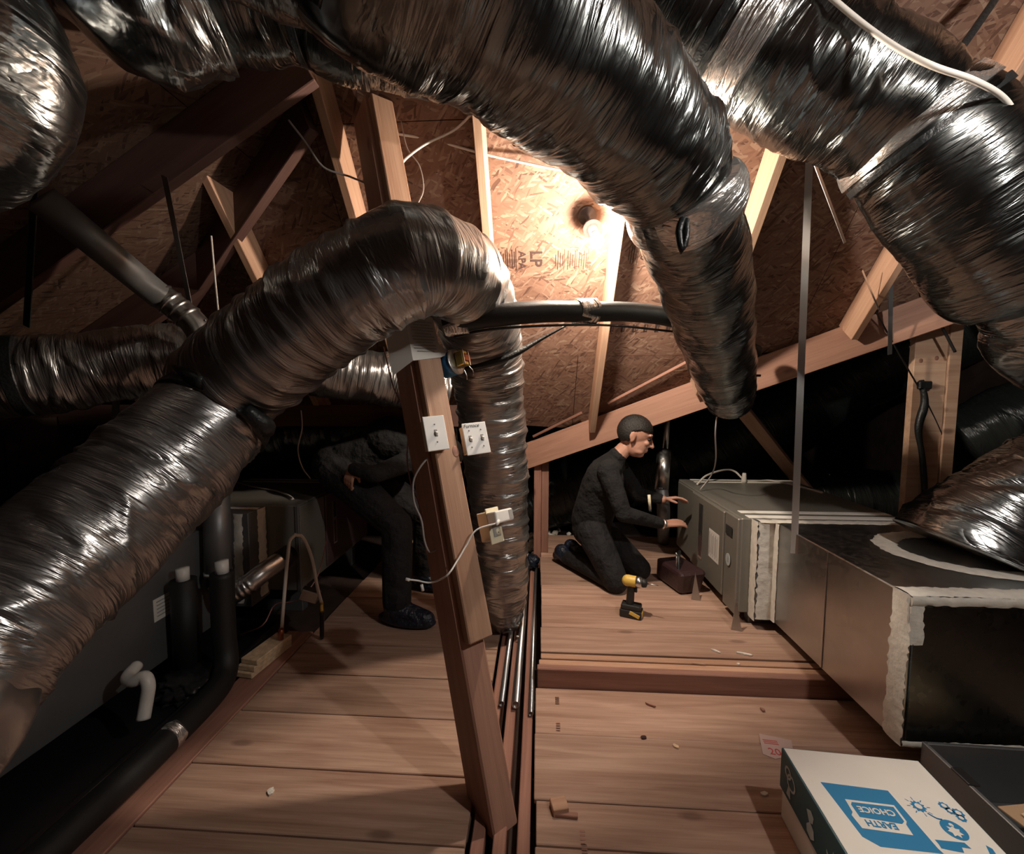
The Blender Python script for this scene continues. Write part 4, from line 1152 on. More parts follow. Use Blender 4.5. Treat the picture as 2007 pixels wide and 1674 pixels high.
# ================================================================== people
def capsule(bm, a, b, ra, rb, n=14):
    a, b = Vector(a), Vector(b)
    d = b - a
    L = d.length
    R = axes(d, (0.1, 0.37, 1.0)) if L > 1e-5 else Matrix.Identity(3)
    rows = []
    for k in range(1, 5):
        th = math.pi / 2 * k / 5
        rows.append((-ra * math.cos(th), ra * math.sin(th)))
    rows.append((0, ra))
    rows.append((L * .5, (ra + rb) / 2))
    rows.append((L, rb))
    for k in range(1, 5):
        th = math.pi / 2 * k / 5
        rows.append((L + rb * math.sin(th), rb * math.cos(th)))
    vs = []
    for x, r in rows:
        vs.append([bm.verts.new(a + R @ Vector((x, r * math.cos(2 * math.pi * q / n), r * math.sin(2 * math.pi * q / n)))) for q in range(n)])
    for i in range(len(vs) - 1):
        for q in range(n):
            bm.faces.new((vs[i][q], vs[i][(q + 1) % n], vs[i + 1][(q + 1) % n], vs[i + 1][q]))
    p0 = bm.verts.new(a - (R @ Vector((ra, 0, 0)))); p1 = bm.verts.new(a + R @ Vector((L + rb, 0, 0)))
    for q in range(n):
        bm.faces.new((p0, vs[0][(q + 1) % n], vs[0][q]))
        bm.faces.new((p1, vs[-1][q], vs[-1][(q + 1) % n]))
def ellipsoid(bm, c, r, R=None):
    M = Matrix.Translation(Vector(c)) @ (R.to_4x4() if R else Matrix.Identity(4)) @ Matrix.Diagonal((*r, 1))
    bmesh.ops.create_icosphere(bm, subdivisions=3, radius=1, matrix=M)
def figure(name, parent, prims, mats, voxel=.006, smooth=2):
    """prims: (kind, data, material index); fused into one skin by a voxel remesh"""
    bm = bmesh.new()
    for kind, dta, mi in prims:
        if kind == 'c': capsule(bm, *dta)
        else: ellipsoid(bm, *dta)
    bmesh.ops.recalc_face_normals(bm, faces=bm.faces)
    me = bpy.data.meshes.new(name + '_src'); bm.to_mesh(me); bm.free()
    o = bpy.data.objects.new(name + '_src', me); COL.objects.link(o)
    md = o.modifiers.new('fuse', 'REMESH'); md.mode = 'VOXEL'; md.voxel_size = voxel; md.adaptivity = 0
    ms = o.modifiers.new('soft', 'SMOOTH'); ms.factor = .5; ms.iterations = smooth
    dg = bpy.context.evaluated_depsgraph_get()
    out = bpy.data.meshes.new_from_object(o.evaluated_get(dg))
    bpy.data.objects.remove(o, do_unlink=True)
    out.name = name
    out.materials.clear()
    for m in mats: out.materials.append(m)
    n = len(out.polygons)
    ctr = np.empty(n * 3); out.polygons.foreach_get('center', ctr); ctr = ctr.reshape(-1, 3)
    best = np.full(n, 1e9); mi_ = np.zeros(n, dtype=np.int32)
    for kind, dta, mi in prims:
        if kind == 'c':
            a, b, ra, rb = np.array(dta[0]), np.array(dta[1]), dta[2], dta[3]
            d = b - a; L2_ = d @ d + 1e-12
            t_ = np.clip(((ctr - a) @ d) / L2_, 0, 1)
            dist = np.linalg.norm(ctr - (a + t_[:, None] * d), axis=1) - (ra + (rb - ra) * t_)
        else:
            c_ = np.array(dta[0]); rad = np.array(dta[1])
            q = ctr - c_
            if len(dta) > 2 and dta[2]:
                q = q @ np.array(dta[2])
            dist = (np.linalg.norm(q / rad, axis=1) - 1) * rad.min()
        m_ = dist < best
        best[m_] = dist[m_]; mi_[m_] = mi
    out.polygons.foreach_set('material_index', mi_)
    out.polygons.foreach_set('use_smooth', [True] * n)
    return reg(bpy.data.objects.new(name, out), None, parent)
def hand(prims, wrist, direction, palm_n, mi, s=1.0, curl=.5, side=1):
    """palm and five bent fingers; direction along the fingers, palm_n out of the palm"""
    d = Vector(direction).normalized(); nn = Vector(palm_n); nn = (nn - d * nn.dot(d)).normalized()
    sd = d.cross(nn) * side                                  # towards the thumb
    wv = Vector(wrist)
    for k in range(4):
        o = (k - 1.5) * .019 * s
        prims.append(('c', (tuple(wv + d * .015 * s + sd * o * .6), tuple(wv + d * .078 * s + sd * o), .013 * s, .0115 * s), mi))
    for k, ln in enumerate((.060, .072, .078, .070)):
        o = (k - 1.5) * .0205 * s
        p = wv + d * .082 * s + sd * o
        c1 = curl * (1.1 - .12 * k)
        q1 = p + (d * math.cos(c1) + nn * math.sin(c1)) * ln * .45 * s
        c2 = c1 * 2.0
        q2 = q1 + (d * math.cos(c2) + nn * math.sin(c2)) * ln * .32 * s
        c3 = c1 * 2.6
        q3 = q2 + (d * math.cos(c3) + nn * math.sin(c3)) * ln * .23 * s
        for a_, b_, r0, r1 in ((p, q1, .0095, .0088), (q1, q2, .0088, .008), (q2, q3, .008, .007)):
            prims.append(('c', (tuple(a_), tuple(b_), r0 * s, r1 * s), mi))
    b0 = wv + d * .025 * s + sd * .025 * s
    b1 = b0 + (d * .55 + sd * .65 + nn * .45).normalized() * .042 * s
    b2 = b1 + (d * .85 + sd * .15 + nn * .5).normalized() * .032 * s
    prims.append(('c', (tuple(b0), tuple(b1), .0125 * s, .0105 * s), mi))
    prims.append(('c', (tuple(b1), tuple(b2), .0105 * s, .0085 * s), mi))
def head(prims, c, face, up, mi, s=1.0):
    """skull, jaw, nose, lips, brow and ears; returns the frame"""
    x = Vector(face).normalized(); z = Vector(up); z = (z - x * z.dot(x)).normalized(); y = z.cross(x)
    R = Matrix((x, y, z)).transposed()
    C = Vector(c)
    e = lambda v, r: prims.append(('e', (tuple(C + R @ Vector(v) * s), tuple(q * s for q in r), R), mi))
    e((-.012, 0, .03), (.098, .076, .092))
    e((.025, 0, -.03), (.066, .058, .085))
    e((.052, 0, -.085), (.030, .030, .024))          # chin
    e((.038, .03, -.07), (.035, .022, .022)); e((.038, -.03, -.07), (.035, .022, .022))
    e((.078, 0, .035), (.016, .052, .014))           # brow
    prims.append(('c', (tuple(C + R @ Vector((.085, 0, .018)) * s), tuple(C + R @ Vector((.109, 0, -.022)) * s), .009 * s, .0125 * s), mi))
    e((.095, .012, -.024), (.012, .009, .008)); e((.095, -.012, -.024), (.012, .009, .008))
    e((.084, 0, -.05), (.012, .024, .006)); e((.082, 0, -.062), (.012, .022, .007))
    e((.07, .035, -.012), (.018, .018, .016)); e((.07, -.035, -.012), (.018, .018, .016))
    for sg_ in (-1, 1):
        e((-.012, sg_ * .078, -.005), (.016, .008, .031))
        e((-.020, sg_ * .083, .004), (.014, .006, .024))
    return C, R
def hair_cap(parent, C, R, s, low=-.035):
    """short hair: a cap over skull, open at the face, cut round the ears"""
    bm = bmesh.new()
    bmesh.ops.create_icosphere(bm, subdivisions=5, radius=1)
    kill = []
    g = random.Random(3)
    for v in bm.verts:
        n = v.co.normalized()
        p = Vector((-.012 + .103 * n.x, .081 * n.y, .03 + .099 * n.z))
        hairline = .048 if n.x > .35 else (.02 + (n.x + .1) * .06 if n.x > -.1 else low - .02 * min(1, (-n.x - .1) * 2))
        if p.z < hairline: kill.append(v)
        p *= 1 + g.uniform(-.006, .014)
        v.co = C + R @ (p * s)
    bmesh.ops.delete(bm, geom=kill, context='VERTS')
    bmesh.ops.solidify(bm, geom=bm.faces[:], thickness=.006)
    return bm_obj('hair', bm, M_HAIR, parent, None, True)
def eyes(parent, C, R, s):
    for sg_ in (-1, 1):
        bm = bmesh.new()
        ellipsoid(bm, C + R @ Vector((.077, sg_ * .031, .012)) * s, (.012 * s, .014 * s, .009 * s), R)
        bm_obj('eye', bm, M_HAIR, parent, None, True)
        bm = bmesh.new()
        ellipsoid(bm, C + R @ Vector((.086, sg_ * .032, .034)) * s, (.008 * s, .020 * s, .004 * s), R)
        bm_obj('eyebrow', bm, M_HAIR, parent, None, True)

# ---- kneeling person at the right furnace (sits on the heels, reaching to the panel)
pr = []
FZF = 0.09
hipC = Vector((.355, 2.86, .40))
kneeR = Vector((.475, 2.60, FZF + .065)); kneeL = Vector((.66, 2.80, FZF + .065))
footR = Vector((.175, 2.98, FZF + .05)); footL = Vector((.26, 3.10, FZF + .05))
hipR = hipC + Vector((.0, -.085, 0)); hipL = hipC + Vector((.03, .085, 0))
chest = Vector((.415, 2.80, .70)); neck = Vector((.50, 2.775, .895))
shR = Vector((.425, 2.655, .825)); shL = Vector((.53, 2.95, .815))
T, K, SKN, B = 1, 0, 2, 3
for h_, k_, f_ in ((hipR, kneeR, footR), (hipL, kneeL, footL)):
    pr.append(('c', (tuple(h_), tuple(k_), .108, .076), T))
    ank = f_ + Vector((.03, -.01, .01))
    pr.append(('c', (tuple(k_ + Vector((0, 0, -.008))), tuple(k_.lerp(ank, .45) + Vector((0, 0, .012))), .062, .066), T))
    pr.append(('c', (tuple(k_.lerp(ank, .45) + Vector((0, 0, .012))), tuple(ank), .066, .048), T))
    dd = (f_ - k_).normalized()
    pr.append(('c', (tuple(ank), tuple(ank + dd * .06 + Vector((0, 0, .03))), .048, .052), B))
    pr.append(('c', (tuple(ank + dd * .05 + Vector((0, 0, .03))), tuple(ank + dd * .10 + Vector((0, 0, -.01))), .05, .038), B))
pr += [('e', (tuple(hipC), (.13, .165, .125)), T), ('c', (tuple(hipR), tuple(hipL), .10, .10), T),
       ('c', (tuple(hipC + Vector((0, 0, .06))), tuple(chest), .135, .135), K), ('e', (tuple(chest + Vector((.01, 0, .03))), (.125, .165, .15)), K),
       ('e', (tuple(hipC + Vector((.02, 0, .13))), (.13, .155, .12)), K),
       ('c', (tuple(chest + Vector((.03, 0, .1))), tuple(neck), .11, .06), K), ('c', (tuple(shR), tuple(shL), .068, .068), K),
       ('c', (tuple(neck), tuple(neck + Vector((.055, -.005, .06))), .052, .05), SKN)]
elR = Vector((.505, 2.56, .585)); wrR = Vector((.775, 2.66, .495))
elL = Vector((.69, 3.0, .60)); wrL = Vector((.84, 2.93, .585))
for s_, e_, w_ in ((shR, elR, wrR), (shL, elL, wrL)):
    pr.append(('c', (tuple(s_), tuple(e_), .066, .05), K))
    pr.append(('c', (tuple(e_), tuple(e_.lerp(w_, .85)), .05, .036), K))
    pr.append(('c', (tuple(e_.lerp(w_, .8)), tuple(w_), .030, .027), SKN))
hand(pr, wrR, (.95, .28, .06), (.1, .25, -.95), SKN, 1.0, .22, 1)
hand(pr, wrL, (.9, -.15, .15), (0, -.3, -.9), SKN, 1.0, .35, -1)
hC, hR = head(pr, Vector((.605, 2.745, 1.025)), (.92, -.22, -.32), (.30, 0, 1), SKN, 1.07)
t = thing('person', (.4, 2.85, FZF), 'person in black kneeling at the right furnace, one hand on its panel', 'person')
body = figure('body', t, pr, [M_SHIRT, M_TROUS, M_SKIN, M_BOOT], .0055)
hair_cap(t, hC, hR, 1.07)
eyes(t, hC, hR, 1.07)
bm = bmesh.new()
tor = wrR.lerp(elR, .04)
wd_ = (wrR - elR).normalized()
sweep('wristband', np.array([tor - wd_ * .006, tor + wd_ * .006]), [.032, .032], M_STEEL, t, 20)

# ---- bending person between the left furnace and the leaning post
pr = []
def D2(px, py, d): return P(px, py, d)
hipC = D2(668, 915, 2.72)
hipR = hipC + Vector((.02, -.085, -.01)); hipL = hipC + Vector((.02, .09, 0))
kneeR = D2(778, 1030, 2.45); ankR = D2(778, 1168, 2.36)
kneeL = D2(838, 1010, 2.78); ankL = D2(832, 1130, 2.80)
ankR.z = .10; ankL.z = .10
chest = D2(770, 868, 2.75); neck = D2(838, 888, 2.75)
shR = D2(800, 905, 2.60); shL = D2(815, 870, 2.92)
for h_, k_, a_ in ((hipR, kneeR, ankR), (hipL, kneeL, ankL)):
    pr.append(('c', (tuple(h_), tuple(k_), .125, .088), T))
    pr.append(('c', (tuple(k_), tuple(k_.lerp(a_, .4)), .088, .086), T))
    pr.append(('c', (tuple(k_.lerp(a_, .4)), tuple(a_ + Vector((0, 0, .03))), .086, .080), T))
    tv = Vector((.92, -.2, 0)).normalized()
    pr.append(('c', (tuple(a_), tuple(a_ - tv * .02 + Vector((0, 0, -.045))), .080, .060), B))
    pr.append(('c', (tuple(a_ + tv * .02 + Vector((0, 0, -.03))), tuple(a_ + tv * .18 + Vector((0, 0, -.052))), .066, .048), B))
    pr.append(('e', (tuple(a_ + tv * .06 + Vector((0, 0, -.066))), (.18, .07, .034), axes(tv, (0, 0, 1))), B))
pr += [('e', (tuple(hipC + Vector((-.02, 0, .02))), (.15, .175, .14)), T), ('c', (tuple(hipR), tuple(hipL), .11, .11), T),
       ('c', (tuple(hipC + Vector((.05, 0, .03))), tuple(chest), .155, .155), K), ('e', (tuple(chest + Vector((0, 0, .02))), (.20, .19, .155)), K),
       ('c', (tuple(chest), tuple(neck), .13, .065), K), ('c', (tuple(shR), tuple(shL), .072, .072), K),
       ('c', (tuple(neck), tuple(neck + Vector((.06, 0, -.02))), .052, .05), SKN)]
elR = D2(735, 930, 2.42); wrR = D2(690, 918, 2.44)
elL = D2(870, 960, 2.95); wrL = D2(900, 1040, 2.9)
for s_, e_, w_ in ((shR, elR, wrR), (shL, elL, wrL)):
    pr.append(('c', (tuple(s_), tuple(e_), .066, .05), K))
    pr.append(('c', (tuple(e_), tuple(e_.lerp(w_, .9)), .05, .036), K))
    pr.append(('c', (tuple(e_.lerp(w_, .85)), tuple(w_), .030, .027), SKN))
hand(pr, wrR, (-.35, .1, -.95), (.3, .9, 0), SKN, .9, .3, 1)
hand(pr, wrL, (.3, 0, -.95), (-.9, 0, -.2), SKN, 1.0, .5, 1)
hC, hR = head(pr, neck + Vector((.12, 0, -.03)), (.75, -.05, -.65), (.65, 0, .75), SKN, 1.0)
t = thing('person', (kneeR.x, kneeR.y, 0), 'person in black bending forward beside the left furnace, wearing a navy shoe cover', 'person')
figure('body', t, pr, [M_SHIRT, M_TROUS, M_SKIN, M_BOOT], .0055)
hair_cap(t, hC, hR, 1.0)
eyes(t, hC, hR, 1.0)


# ================================================================== things on the floor
# ---- paper carton
BXZ = .222
k0 = PZ(1531, 1464, BXZ); k1 = PZ(1800, 1490, BXZ)
bx = (k1 - k0); bx.z = 0; bw = bx.length; bx.normalize()
by = Vector((bx.y, -bx.x, 0))                              # towards the photographer
if by.y > 0: by = -by
bl = .44
s = thing('paper_carton', k0 + bx * bw / 2 + by * bl / 2 - Vector((0, 0, BXZ)), 'white and blue lidded paper carton on the floor before the right trunk duct', 'box')
RB = Matrix((bx, -by, UZ)).transposed()
cc = k0 + bx * bw / 2 + by * bl / 2
box('body', Vector((cc.x, cc.y, BXZ / 2 - .002)), (bw - .012, bl - .012, BXZ - .008), M_BOXW, s, RB, .003)
LIDH = .125
bm = bmesh.new(); bm_box(bm, (0, 0, 0), (bw, bl, LIDH), None, .004, 2)
lid = bm_obj('lid', bm, M_BOXT, s, Matrix.Translation(Vector((cc.x, cc.y, BXZ - LIDH / 2))) @ RB.to_4x4())
box('lid_top', Vector((cc.x, cc.y, BXZ + .0004)), (bw - .010, bl - .010, .0012), M_BOXW, lid, RB, 0)
ZT = BXZ + .0011
def lidM(px, py):
    """print on the lid, reading from the far side"""
    p = PZ(px, py, ZT)
    return basis(p, -bx, by)
def lid_poly(name, pix, mat, z=.0, par=None):
    O = k0.copy(); O.z = ZT + z
    M = basis(O, bx, -by)
    pts = []
    for x_, y_ in pix:
        p = PZ(x_, y_, ZT) - O
        pts.append((p.dot(bx), p.dot(-by)))
    return plate(name, pts, .0004, M, mat, par or lid)
pnl = lid_poly('blue_panel', [(1608, 1533), (1740, 1550), (1838, 1663), (1850, 1674), (1726, 1660), (1690, 1640)], M_BOXB)
wl_ = lid_poly('white_label', [(1656, 1567), (1752, 1579), (1777, 1611), (1776, 1617), (1790, 1638), (1690, 1624), (1669, 1598), (1671, 1592)], M_BOXW, .0006, pnl)
lid_poly('blue_band', [(1669, 1573), (1751, 1583), (1772, 1611), (1768, 1616), (1685, 1602), (1668, 1578)], M_BOXB, .0012, pnl)
def fit_text(body, p_right, p_left, size, z, mat):
    a = PZ(*p_right, ZT); b = PZ(*p_left, ZT)
    M = basis((a + b) / 2 + Vector((0, 0, z)), (b - a), by)
    return lettering('lettering', body, size, M, mat, pnl, .0003, bold=.0006)
fit_text('CHOICE', (1757, 1596), (1678, 1586), .023, .0022, M_BOXW)
fit_text('EARTH', (1765, 1622), (1690, 1612), .023, .0016, M_BOXB)
# icons
def blob(px, py, r, mat, n=16, ragged=0.0, z=.0004, sy=1.0):
    p = PZ(px, py, ZT); O = Vector((p.x, p.y, ZT + z))
    pts = []
    for k in range(n):
        a = 2 * math.pi * k / n
        q = r * (1 + ragged * (1 if k % 2 else -1))
        pts.append((q * math.cos(a), q * sy * math.sin(a)))
    return plate('icon', pts, .0003, basis(O, bx, -by), mat, lid)
blob(1800, 1581, .015, M_BOXB, 20, .18); blob(1800, 1581, .008, M_BOXW, 14, 0, .0012)
for a_ in range(8):
    q = PZ(1800, 1581, ZT) + (bx * math.cos(a_ * .785) + by * math.sin(a_ * .785)) * .023
    plate('icon', [(-.001, -.004), (.001, -.004), (.001, .004), (-.001, .004)], .0003, basis((q.x, q.y, ZT + .0004), (-math.sin(a_ * .785) * bx + math.cos(a_ * .785) * by), -(bx * math.cos(a_ * .785) + by * math.sin(a_ * .785))), M_BOXB, lid)
blob(1870, 1627, .026, M_BOXB, 24); blob(1872, 1631, .013, M_BOXW, 14, .25, .0012); blob(1864, 1618, .005, M_BOXW, 10, 0, .0012)
tube('icon', [PZ(1818, 1594, ZT + .001), PZ(1836, 1604, ZT + .001), PZ(1846, 1606, ZT + .001)], .0015, M_BOXB, lid, 6, step=.006)
for px_, py_, rr_ in ((1850, 1580, .011), (1862, 1590, .009), (1878, 1594, .012), (1884, 1604, .010)):
    blob(px_, py_, rr_, M_BOXB, 16, .12); blob(px_, py_, rr_ * .5, M_BOXW, 12, 0, .0012)
lid_poly('icon', [(1832, 1646), (1890, 1652), (1904, 1664), (1885, 1661), (1890, 1672), (1868, 1668), (1845, 1663), (1840, 1655)], M_BOXB)
lid_poly('icon', [(1932, 1657), (1945, 1664), (1952, 1674), (1940, 1674)], M_BOXB)
# light motifs on the dark side of the lid
SM = basis(Vector((k0.x, k0.y, BXZ - LIDH)) - bx * .0006, by, UZ)          # x towards the eye, y up
def motif(pts):
    return plate('motif', [(1.5 * x_, 1.5 * y_) for x_, y_ in pts], .0006, SM, M_BOXL, lid)
def ringm(cx, cy, r, w_):
    for k in range(10):
        a0, a1 = 2 * math.pi * k / 10, 2 * math.pi * (k + 1) / 10
        motif([(cx + r * math.cos(a0), cy + r * math.sin(a0)), (cx + r * math.cos(a1), cy + r * math.sin(a1)), (cx + (r - w_) * math.cos(a1), cy + (r - w_) * math.sin(a1)), (cx + (r - w_) * math.cos(a0), cy + (r - w_) * math.sin(a0))])
ringm(.045, .045, .016, .004); ringm(.032, .056, .012, .004)
motif([(.03, .012), (.045, .012), (.042, .034), (.036, .034)])
motif([(.10, .05), (.112, .058), (.122, .052), (.12, .04), (.113, .036), (.124, .03), (.127, .016), (.117, .008), (.104, .012), (.102, .024), (.11, .034)])
for a_ in (-.9, -.3, .3, .9):
    motif([(.19, .012), (.19 + .03 * math.sin(a_) - .004, .012 + .035 * math.cos(a_)), (.19 + .036 * math.sin(a_), .012 + .045 * math.cos(a_)), (.19 + .03 * math.sin(a_) + .006, .012 + .032 * math.cos(a_))])
for a_ in (-.8, 0, .8):
    motif([(.28, .015), (.28 + .028 * math.sin(a_) - .005, .02 + .03 * math.cos(a_)), (.28 + .034 * math.sin(a_), .02 + .042 * math.cos(a_)), (.28 + .028 * math.sin(a_) + .005, .02 + .028 * math.cos(a_))])

# ---- grey metal tray at the right edge with cardboard in it
e0 = PZ(1806, 1452, .19); e1 = PZ(2060, 1690, .19)
ex = (e1 - e0); ex.z = 0; el_ = ex.length + .1; ex.normalize(); ey = Vector((-ex.y, ex.x, 0))
if ey.x < 0: ey = -ey
s = thing('metal_bin', e0 + ex * .2 + ey * .18 - Vector((0, 0, .19)), 'dark grey open bin with cardboard inside, beside the paper carton', 'bin')
MBn = Matrix((ex, ey, UZ)).transposed()
def bn(name, lo, hi, mat):
    c_ = [(a + b) / 2 for a, b in zip(lo, hi)]
    p = Vector((e0.x, e0.y, 0)) + ex * c_[0] + ey * c_[1] + UZ * c_[2]
    return box(name, p, [b - a for a, b in zip(lo, hi)], mat, s, MBn, .002)
bn('side_panel', (0, 0, .002), (.62, .012, .19), M_GALVD); bn('side_panel', (0, .40, .002), (.62, .412, .19), M_GALVD)
bn('end_panel', (0, .012, .002), (.012, .40, .19), M_GALVD); bn('end_panel', (.608, .012, .002), (.62, .40, .19), M_GALVD)
bn('bottom', (.012, .012, .002), (.608, .40, .01), M_GALVD)
bn('latch', (.10, -.0, .186), (.16, .03, .194), M_BPLAST)
for k, (a_, b_, z_) in enumerate(((.06, .12, .13), (.08, .06, .175), (.10, .10, .195))):
    q = thing('cardboard_sheet', Vector((e0.x, e0.y, z_)) + ex * (.2 + a_) + ey * .2, ['dark red cardboard flap low in the grey bin', 'brown cardboard piece in the middle of the grey bin', 'tan cardboard piece on top in the grey bin'][k], 'cardboard', 'cardboard in the grey bin')
    box('sheet', Vector((e0.x, e0.y, z_ - .02)) + ex * (.22 + a_) + ey * (.12 + b_), (.30, .18, .006), (M_BROWNP, M_CARD, M_PLY)[k], q, MBn @ Euler((.08 * k, -.10, .1 * k)).to_matrix(), .001)

# ---- cordless driver
dz = .09
dp = PZ(1237, 1207, dz)
dx = Vector((.93, -.36, 0)).normalized(); dy = Vector((-dx.y, dx.x, 0))
MD = basis(dp, dx, dy)
s = thing('cordless_driver', dp, 'yellow and black cordless driver standing on its battery by the kneeling person', 'power tool')
def dpart(name, c_, sz, mat, R=None, bev=.006, par=None, seg=2):
    bm = bmesh.new(); bm_box(bm, c_, sz, R, bev, seg)
    return bm_obj(name, bm, mat, par or s, MD)
bat = dpart('battery', (0, 0, .022), (.115, .072, .042), M_GUN)
dpart('battery_stripe', (.022, -.0362, .026), (.055, .003, .020), M_YEL, Euler((0, .35, 0)).to_matrix(), .001, bat, 1)
dpart('battery_front', (.058, 0, .022), (.004, .045, .026), M_YEL, None, .001, bat, 1)
dpart('foot', (0, 0, .056), (.105, .066, .028), M_GUN, None, .008)
bm = bmesh.new(); capsule(bm, (-.008, 0, .06), (-.004, 0, .165), .022, .020)
grip = bm_obj('grip', bm, M_GUN, s, MD, True)
dpart('trigger', (.022, 0, .150), (.014, .014, .026), M_INK, None, .003, grip)
bm = bmesh.new(); capsule(bm, (-.022, 0, .195), (.020, 0, .195), .031, .030)
bm_obj('motor_housing', bm, M_YEL, s, MD, True)
lathe('gear_case', [(.030, 0), (.031, .018), (.026, .028), (.015, .036)], MD @ Matrix.Translation((.022, 0, .195)) @ Matrix.Rotation(math.pi / 2, 4, 'Y'), M_STEEL, s, 24)
lathe('chuck', [(.022, 0), (.024, .012), (.020, .026), (.010, .030)], MD @ Matrix.Translation((.050, 0, .195)) @ Matrix.Rotation(math.pi / 2, 4, 'Y'), M_GUN, s, 20)
rod('bit', MD @ Vector((.075, 0, .195)), MD @ Vector((.135, 0, .195)), .0032, M_STEEL, s, 8)

# ---- tool bag and small tools in front of the kneeling person
tp = PZ(1300, 1120, .09)
s = thing('tool_bag', tp, 'open dark tool bag on the floor between the kneeling person and the right furnace', 'bag')
bm = bmesh.new()
bm_box(bm, (0, 0, .075), (.15, .26, .14), None, .02, 2)
for v_ in bm.verts:
    v_.co.x *= 1 + .25 * (v_.co.z / .15); v_.co.y += .012 * math.sin(v_.co.z * 40)
bg = bm_obj('pouch', bm, M_BROWNP, s, Matrix.Translation((.885, 2.70, .091)) @ Matrix.Rotation(.3, 4, 'Z'))
tube('handle', [(.85, 2.60, .21), (.86, 2.64, .29), (.885, 2.70, .31), (.90, 2.76, .28), (.91, 2.79, .21)], .009, M_TAPE, s, 8)
for k, (px_, py_, tilt) in enumerate(((1300, 1090, .4), (1280, 1075, -.3))):
    a_ = Vector((.85 + .05 * k, 2.64 + .06 * k, .22)); rod('tool_shaft', a_, a_ + Vector((-.03 + tilt * .05, -.02, .09)), .005, M_STEEL, s, 8)
s = thing('marker_pen', P(1273, 983, 2.55), 'pale yellow marker tube upright beside the kneeling person\'s forearm', 'marker')
rod('barrel', P(1274, 998, 2.57), P(1272, 970, 2.57), .009, M_CREAM, s, 12)
rod('cap', P(1274.5, 1003, 2.57), P(1274, 998, 2.57), .0085, M_INK, s, 12)
s = thing('metal_bracket', PZ(1355, 1150, .09), 'bent galvanised bracket leaning under the right furnace door', 'bracket')
plate('flange', [(0, 0), (.05, 0), (.02, .16)], .004, basis((.90, 2.52, .0905), (.9, -.2, 0), (0, 0.1, 1)), M_GALV, s)
plate('flange', [(0, 0), (.05, 0), (.02, .16)], .004, basis((.99, 2.20, .0905), (.9, -.3, 0), (0, 0.1, 1)), M_GALV, s)

# ---- vent pipe behind the kneeling person
s = thing('vent_pipe', P(1297, 960, 3.0), 'thin upright galvanised pipe behind the kneeling person', 'pipe')
rod('upper_pipe', P(1312, 770, 3.15), P(1303, 890, 3.1), .022, M_GALV, s, 20)
rod('lower_pipe', P(1302, 880, 3.05), P(1296, 960, 3.0), .048, M_GALV, s, 24)
plate('label', [(-.012, -.035), (.012, -.035), (.012, .035), (-.012, .035)], .001, basis(P(1298, 910, 2.99), RT, UZ), M_PAPER, s)
tube('foot', [P(1296, 955, 3.0), P(1300, 1000, 3.0), PZ(1300, 1062, .10)], .045, M_GALVD, s, 20)

# ---- loose insulation and debris
s = obj('loose_insulation', [], [], M_INSUL) if False else None
bm = bmesh.new()
g = random.Random(5)
ip = PZ(1062, 1068, .05)
for k in range(150):
    a_ = g.uniform(0, 6.28); d_ = abs(g.gauss(0, .11))
    r_ = g.uniform(.012, .028)
    c_ = (ip.x - .01 + d_ * math.cos(a_) * 1.0, ip.y + .12 + d_ * math.sin(a_) * 1.6, max(.012, .11 * (1 - d_ / .25) * g.random()))
    bmesh.ops.create_icosphere(bm, subdivisions=2, radius=r_, matrix=Matrix.Translation(c_) @ Euler((g.random() * 6, g.random() * 6, 0)).to_matrix().to_4x4() @ Matrix.Diagonal((1, g.uniform(.6, 1.3), g.uniform(.5, 1), 1)))
for v_ in bm.verts:
    v_.co += Vector((g.uniform(-1, 1), g.uniform(-1, 1), g.uniform(-1, 1))) * .004
    v_.co.z = max(v_.co.z, .0)
tag(bm_obj('loose_insulation', bm, M_INSUL), 'heap of loose white insulation round the foot of the short post', 'insulation', kind='stuff')
s = thing('shoe_cover', PZ(1040, 1105, 0), 'crumpled dark blue shoe cover by the foot of the arched duct', 'shoe cover')
bm = bmesh.new(); bmesh.ops.create_icosphere(bm, subdivisions=3, radius=1)
for v_ in bm.verts:
    k = 1 + .2 * math.sin(7 * v_.co.x + 5 * v_.co.z) + .12 * math.sin(13 * v_.co.y)
    v_.co = Vector((v_.co.x * .05 * k, v_.co.y * .07 * k, v_.co.z * .05 * k + .045))
bm_obj('cover', bm, M_BOOT, s, Matrix.Translation(PZ(1042, 1112, .0)), True)

def chip(label, px, py, z, sz, mat, rot=0.0, name='floor_scrap', cat='scrap', grp='scraps on the floor'):
    p = PZ(px, py, z)
    g_ = random.Random(int(px * 7 + py))
    pts = []
    n_ = 7
    for k in range(n_):
        a_ = 2 * math.pi * k / n_
        pts.append((sz[0] * math.cos(a_) * g_.uniform(.7, 1.2), sz[1] * math.sin(a_) * g_.uniform(.7, 1.2)))
    o = plate(name, pts, .006, Matrix.Translation(p + Vector((0, 0, .0005))) @ Matrix.Rotation(rot, 4, 'Z'), mat)
    return tag(o, label, cat, grp)
chip('dark red scrap on the boards right of the slot', 1261, 1447, 0, (.014, .009), M_BROWNP, .3)
chip('tan splinter on the boards near the pink ticket', 1325, 1465, 0, (.009, .012), M_PLY, .8)
chip('white crumb on the boards near the carton', 1498, 1558, 0, (.013, .008), M_INSUL, .2)
chip('white crumb on the left floorboards', 530, 1553, 0, (.011, .016), M_INSUL, .5)
chip('white shaving on the platform edge by the trunk duct', 1460, 1283, .09, (.035, .007), M_INSUL, -.3)
chip('curled white shaving on the platform before the step', 1402, 1277, .09, (.022, .005), M_INSUL, -.7)
chip('pale sliver on the step joists', 1372, 1303, .082, (.03, .004), M_PALEWOOD, -.1)
chip('small white fleck on the step joists', 1447, 1303, .082, (.008, .005), M_INSUL, 0)
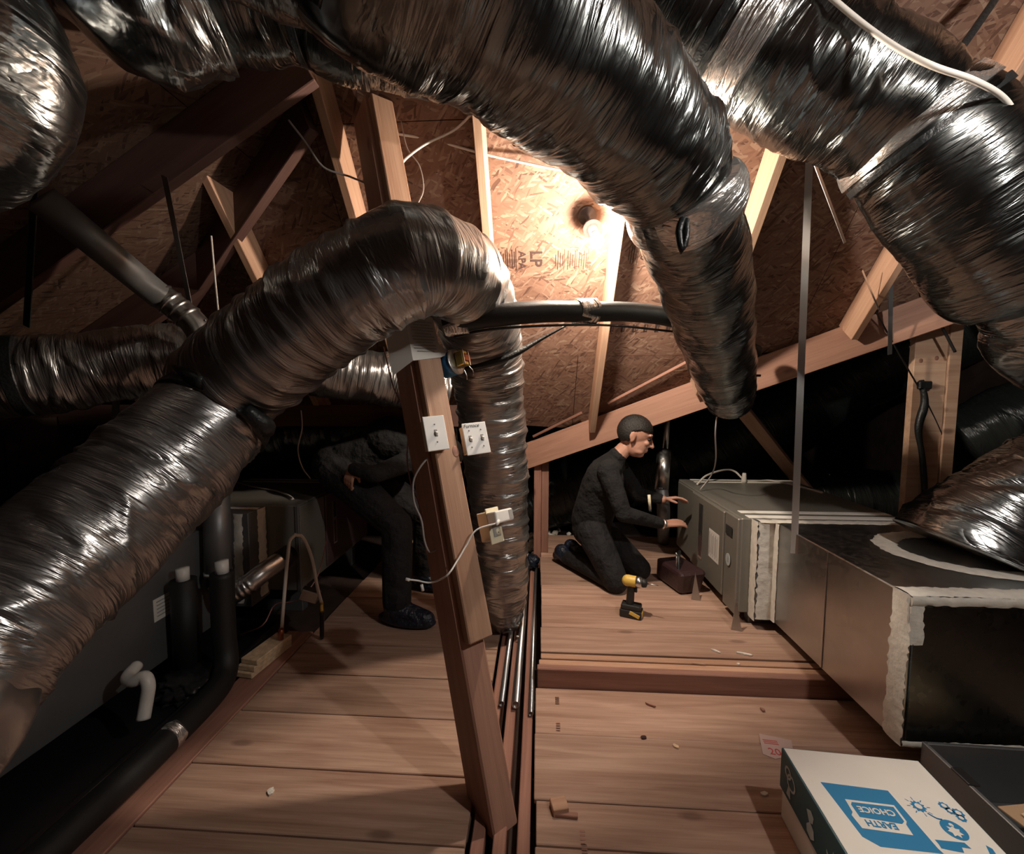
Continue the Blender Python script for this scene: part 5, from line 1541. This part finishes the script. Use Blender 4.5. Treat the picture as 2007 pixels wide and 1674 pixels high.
chip('brown chip lying before the step', 1495, 1393, 0, (.007, .011), M_DARKWOOD, .4)
chip('dark splinter beside the first board seam right of the slot', 1275, 1383, 0, (.022, .004), M_DARKWOOD, -.5)
chip('white paint flake on the conduit', 1018, 1250, .02, (.022, .006), M_INSUL, -.4)
s = thing('wood_scrap', PZ(1095, 1582, 0), 'small square wooden offcut on the boards right of the leaning post', 'wood')
box('block', PZ(1096, 1580, .012), (.05, .045, .024), M_LUMBER, s, Euler((0, 0, .25)).to_matrix(), .002)
box('splinter', PZ(1110, 1597, .006), (.07, .016, .011), M_DARKWOOD, s, Euler((0, 0, -.05)).to_matrix(), .002)
s = thing('paper_ticket', PZ(1522, 1462, 0), 'pink paper ticket with red number lying against the carton', 'paper')
tk = [PZ(x_, y_, .001) for x_, y_ in ((1487, 1438), (1551, 1451), (1556, 1480), (1520, 1488), (1495, 1478))]
O = tk[0]
tpl = plate('sheet', [((p - O).x, (p - O).y) for p in tk], .0006, Matrix.Translation(O), M_PINK, s)
lettering('print', '20', .042, basis(PZ(1519, 1474, .0022), (1, -.12, 0), (.12, 1, 0)), M_REDINK, tpl, .0003)
bars('print', [(0, .008 * k, .05, .0028) for k in range(3)], .0006, basis(PZ(1512, 1458, .0018), (1, -.12, 0), (.12, 1, 0)), M_REDINK, tpl)
# smudged grade marks on the boards
for px_, py_, a_ in ((1092, 1372, .9), (1094, 1423, .9), (1142, 1640, .2), (1146, 1668, .2)):
    M_ = basis(PZ(px_, py_, .0006), (1, -.02, 0), (0, 1, 0))
    bars('board_stamp', [(0, .012 * k - .02, .016, .006) for k in range(4)], .0004, M_, M_DARKWOOD, floor)
# spare nails in the upright post and its knots
for px_, py_ in ((1815, 640), (1805, 707), (1836, 702)):
    lathe('knot', [(.012, 0), (.010, .0008)], basis(PY(px_, py_, 2.5395), RT, UZ), M_DARKWOOD, bpy.data.objects['timber_post'], 14)
hh, aa = h_at(893, 885)
lathe('knot', [(.016, 0), (.014, .0008)], basis(on_post(hh, aa, FACE), -n1, PAX) @ Matrix.Diagonal((.8, 1.3, 1, 1)), M_DARKWOOD, lp, 16)
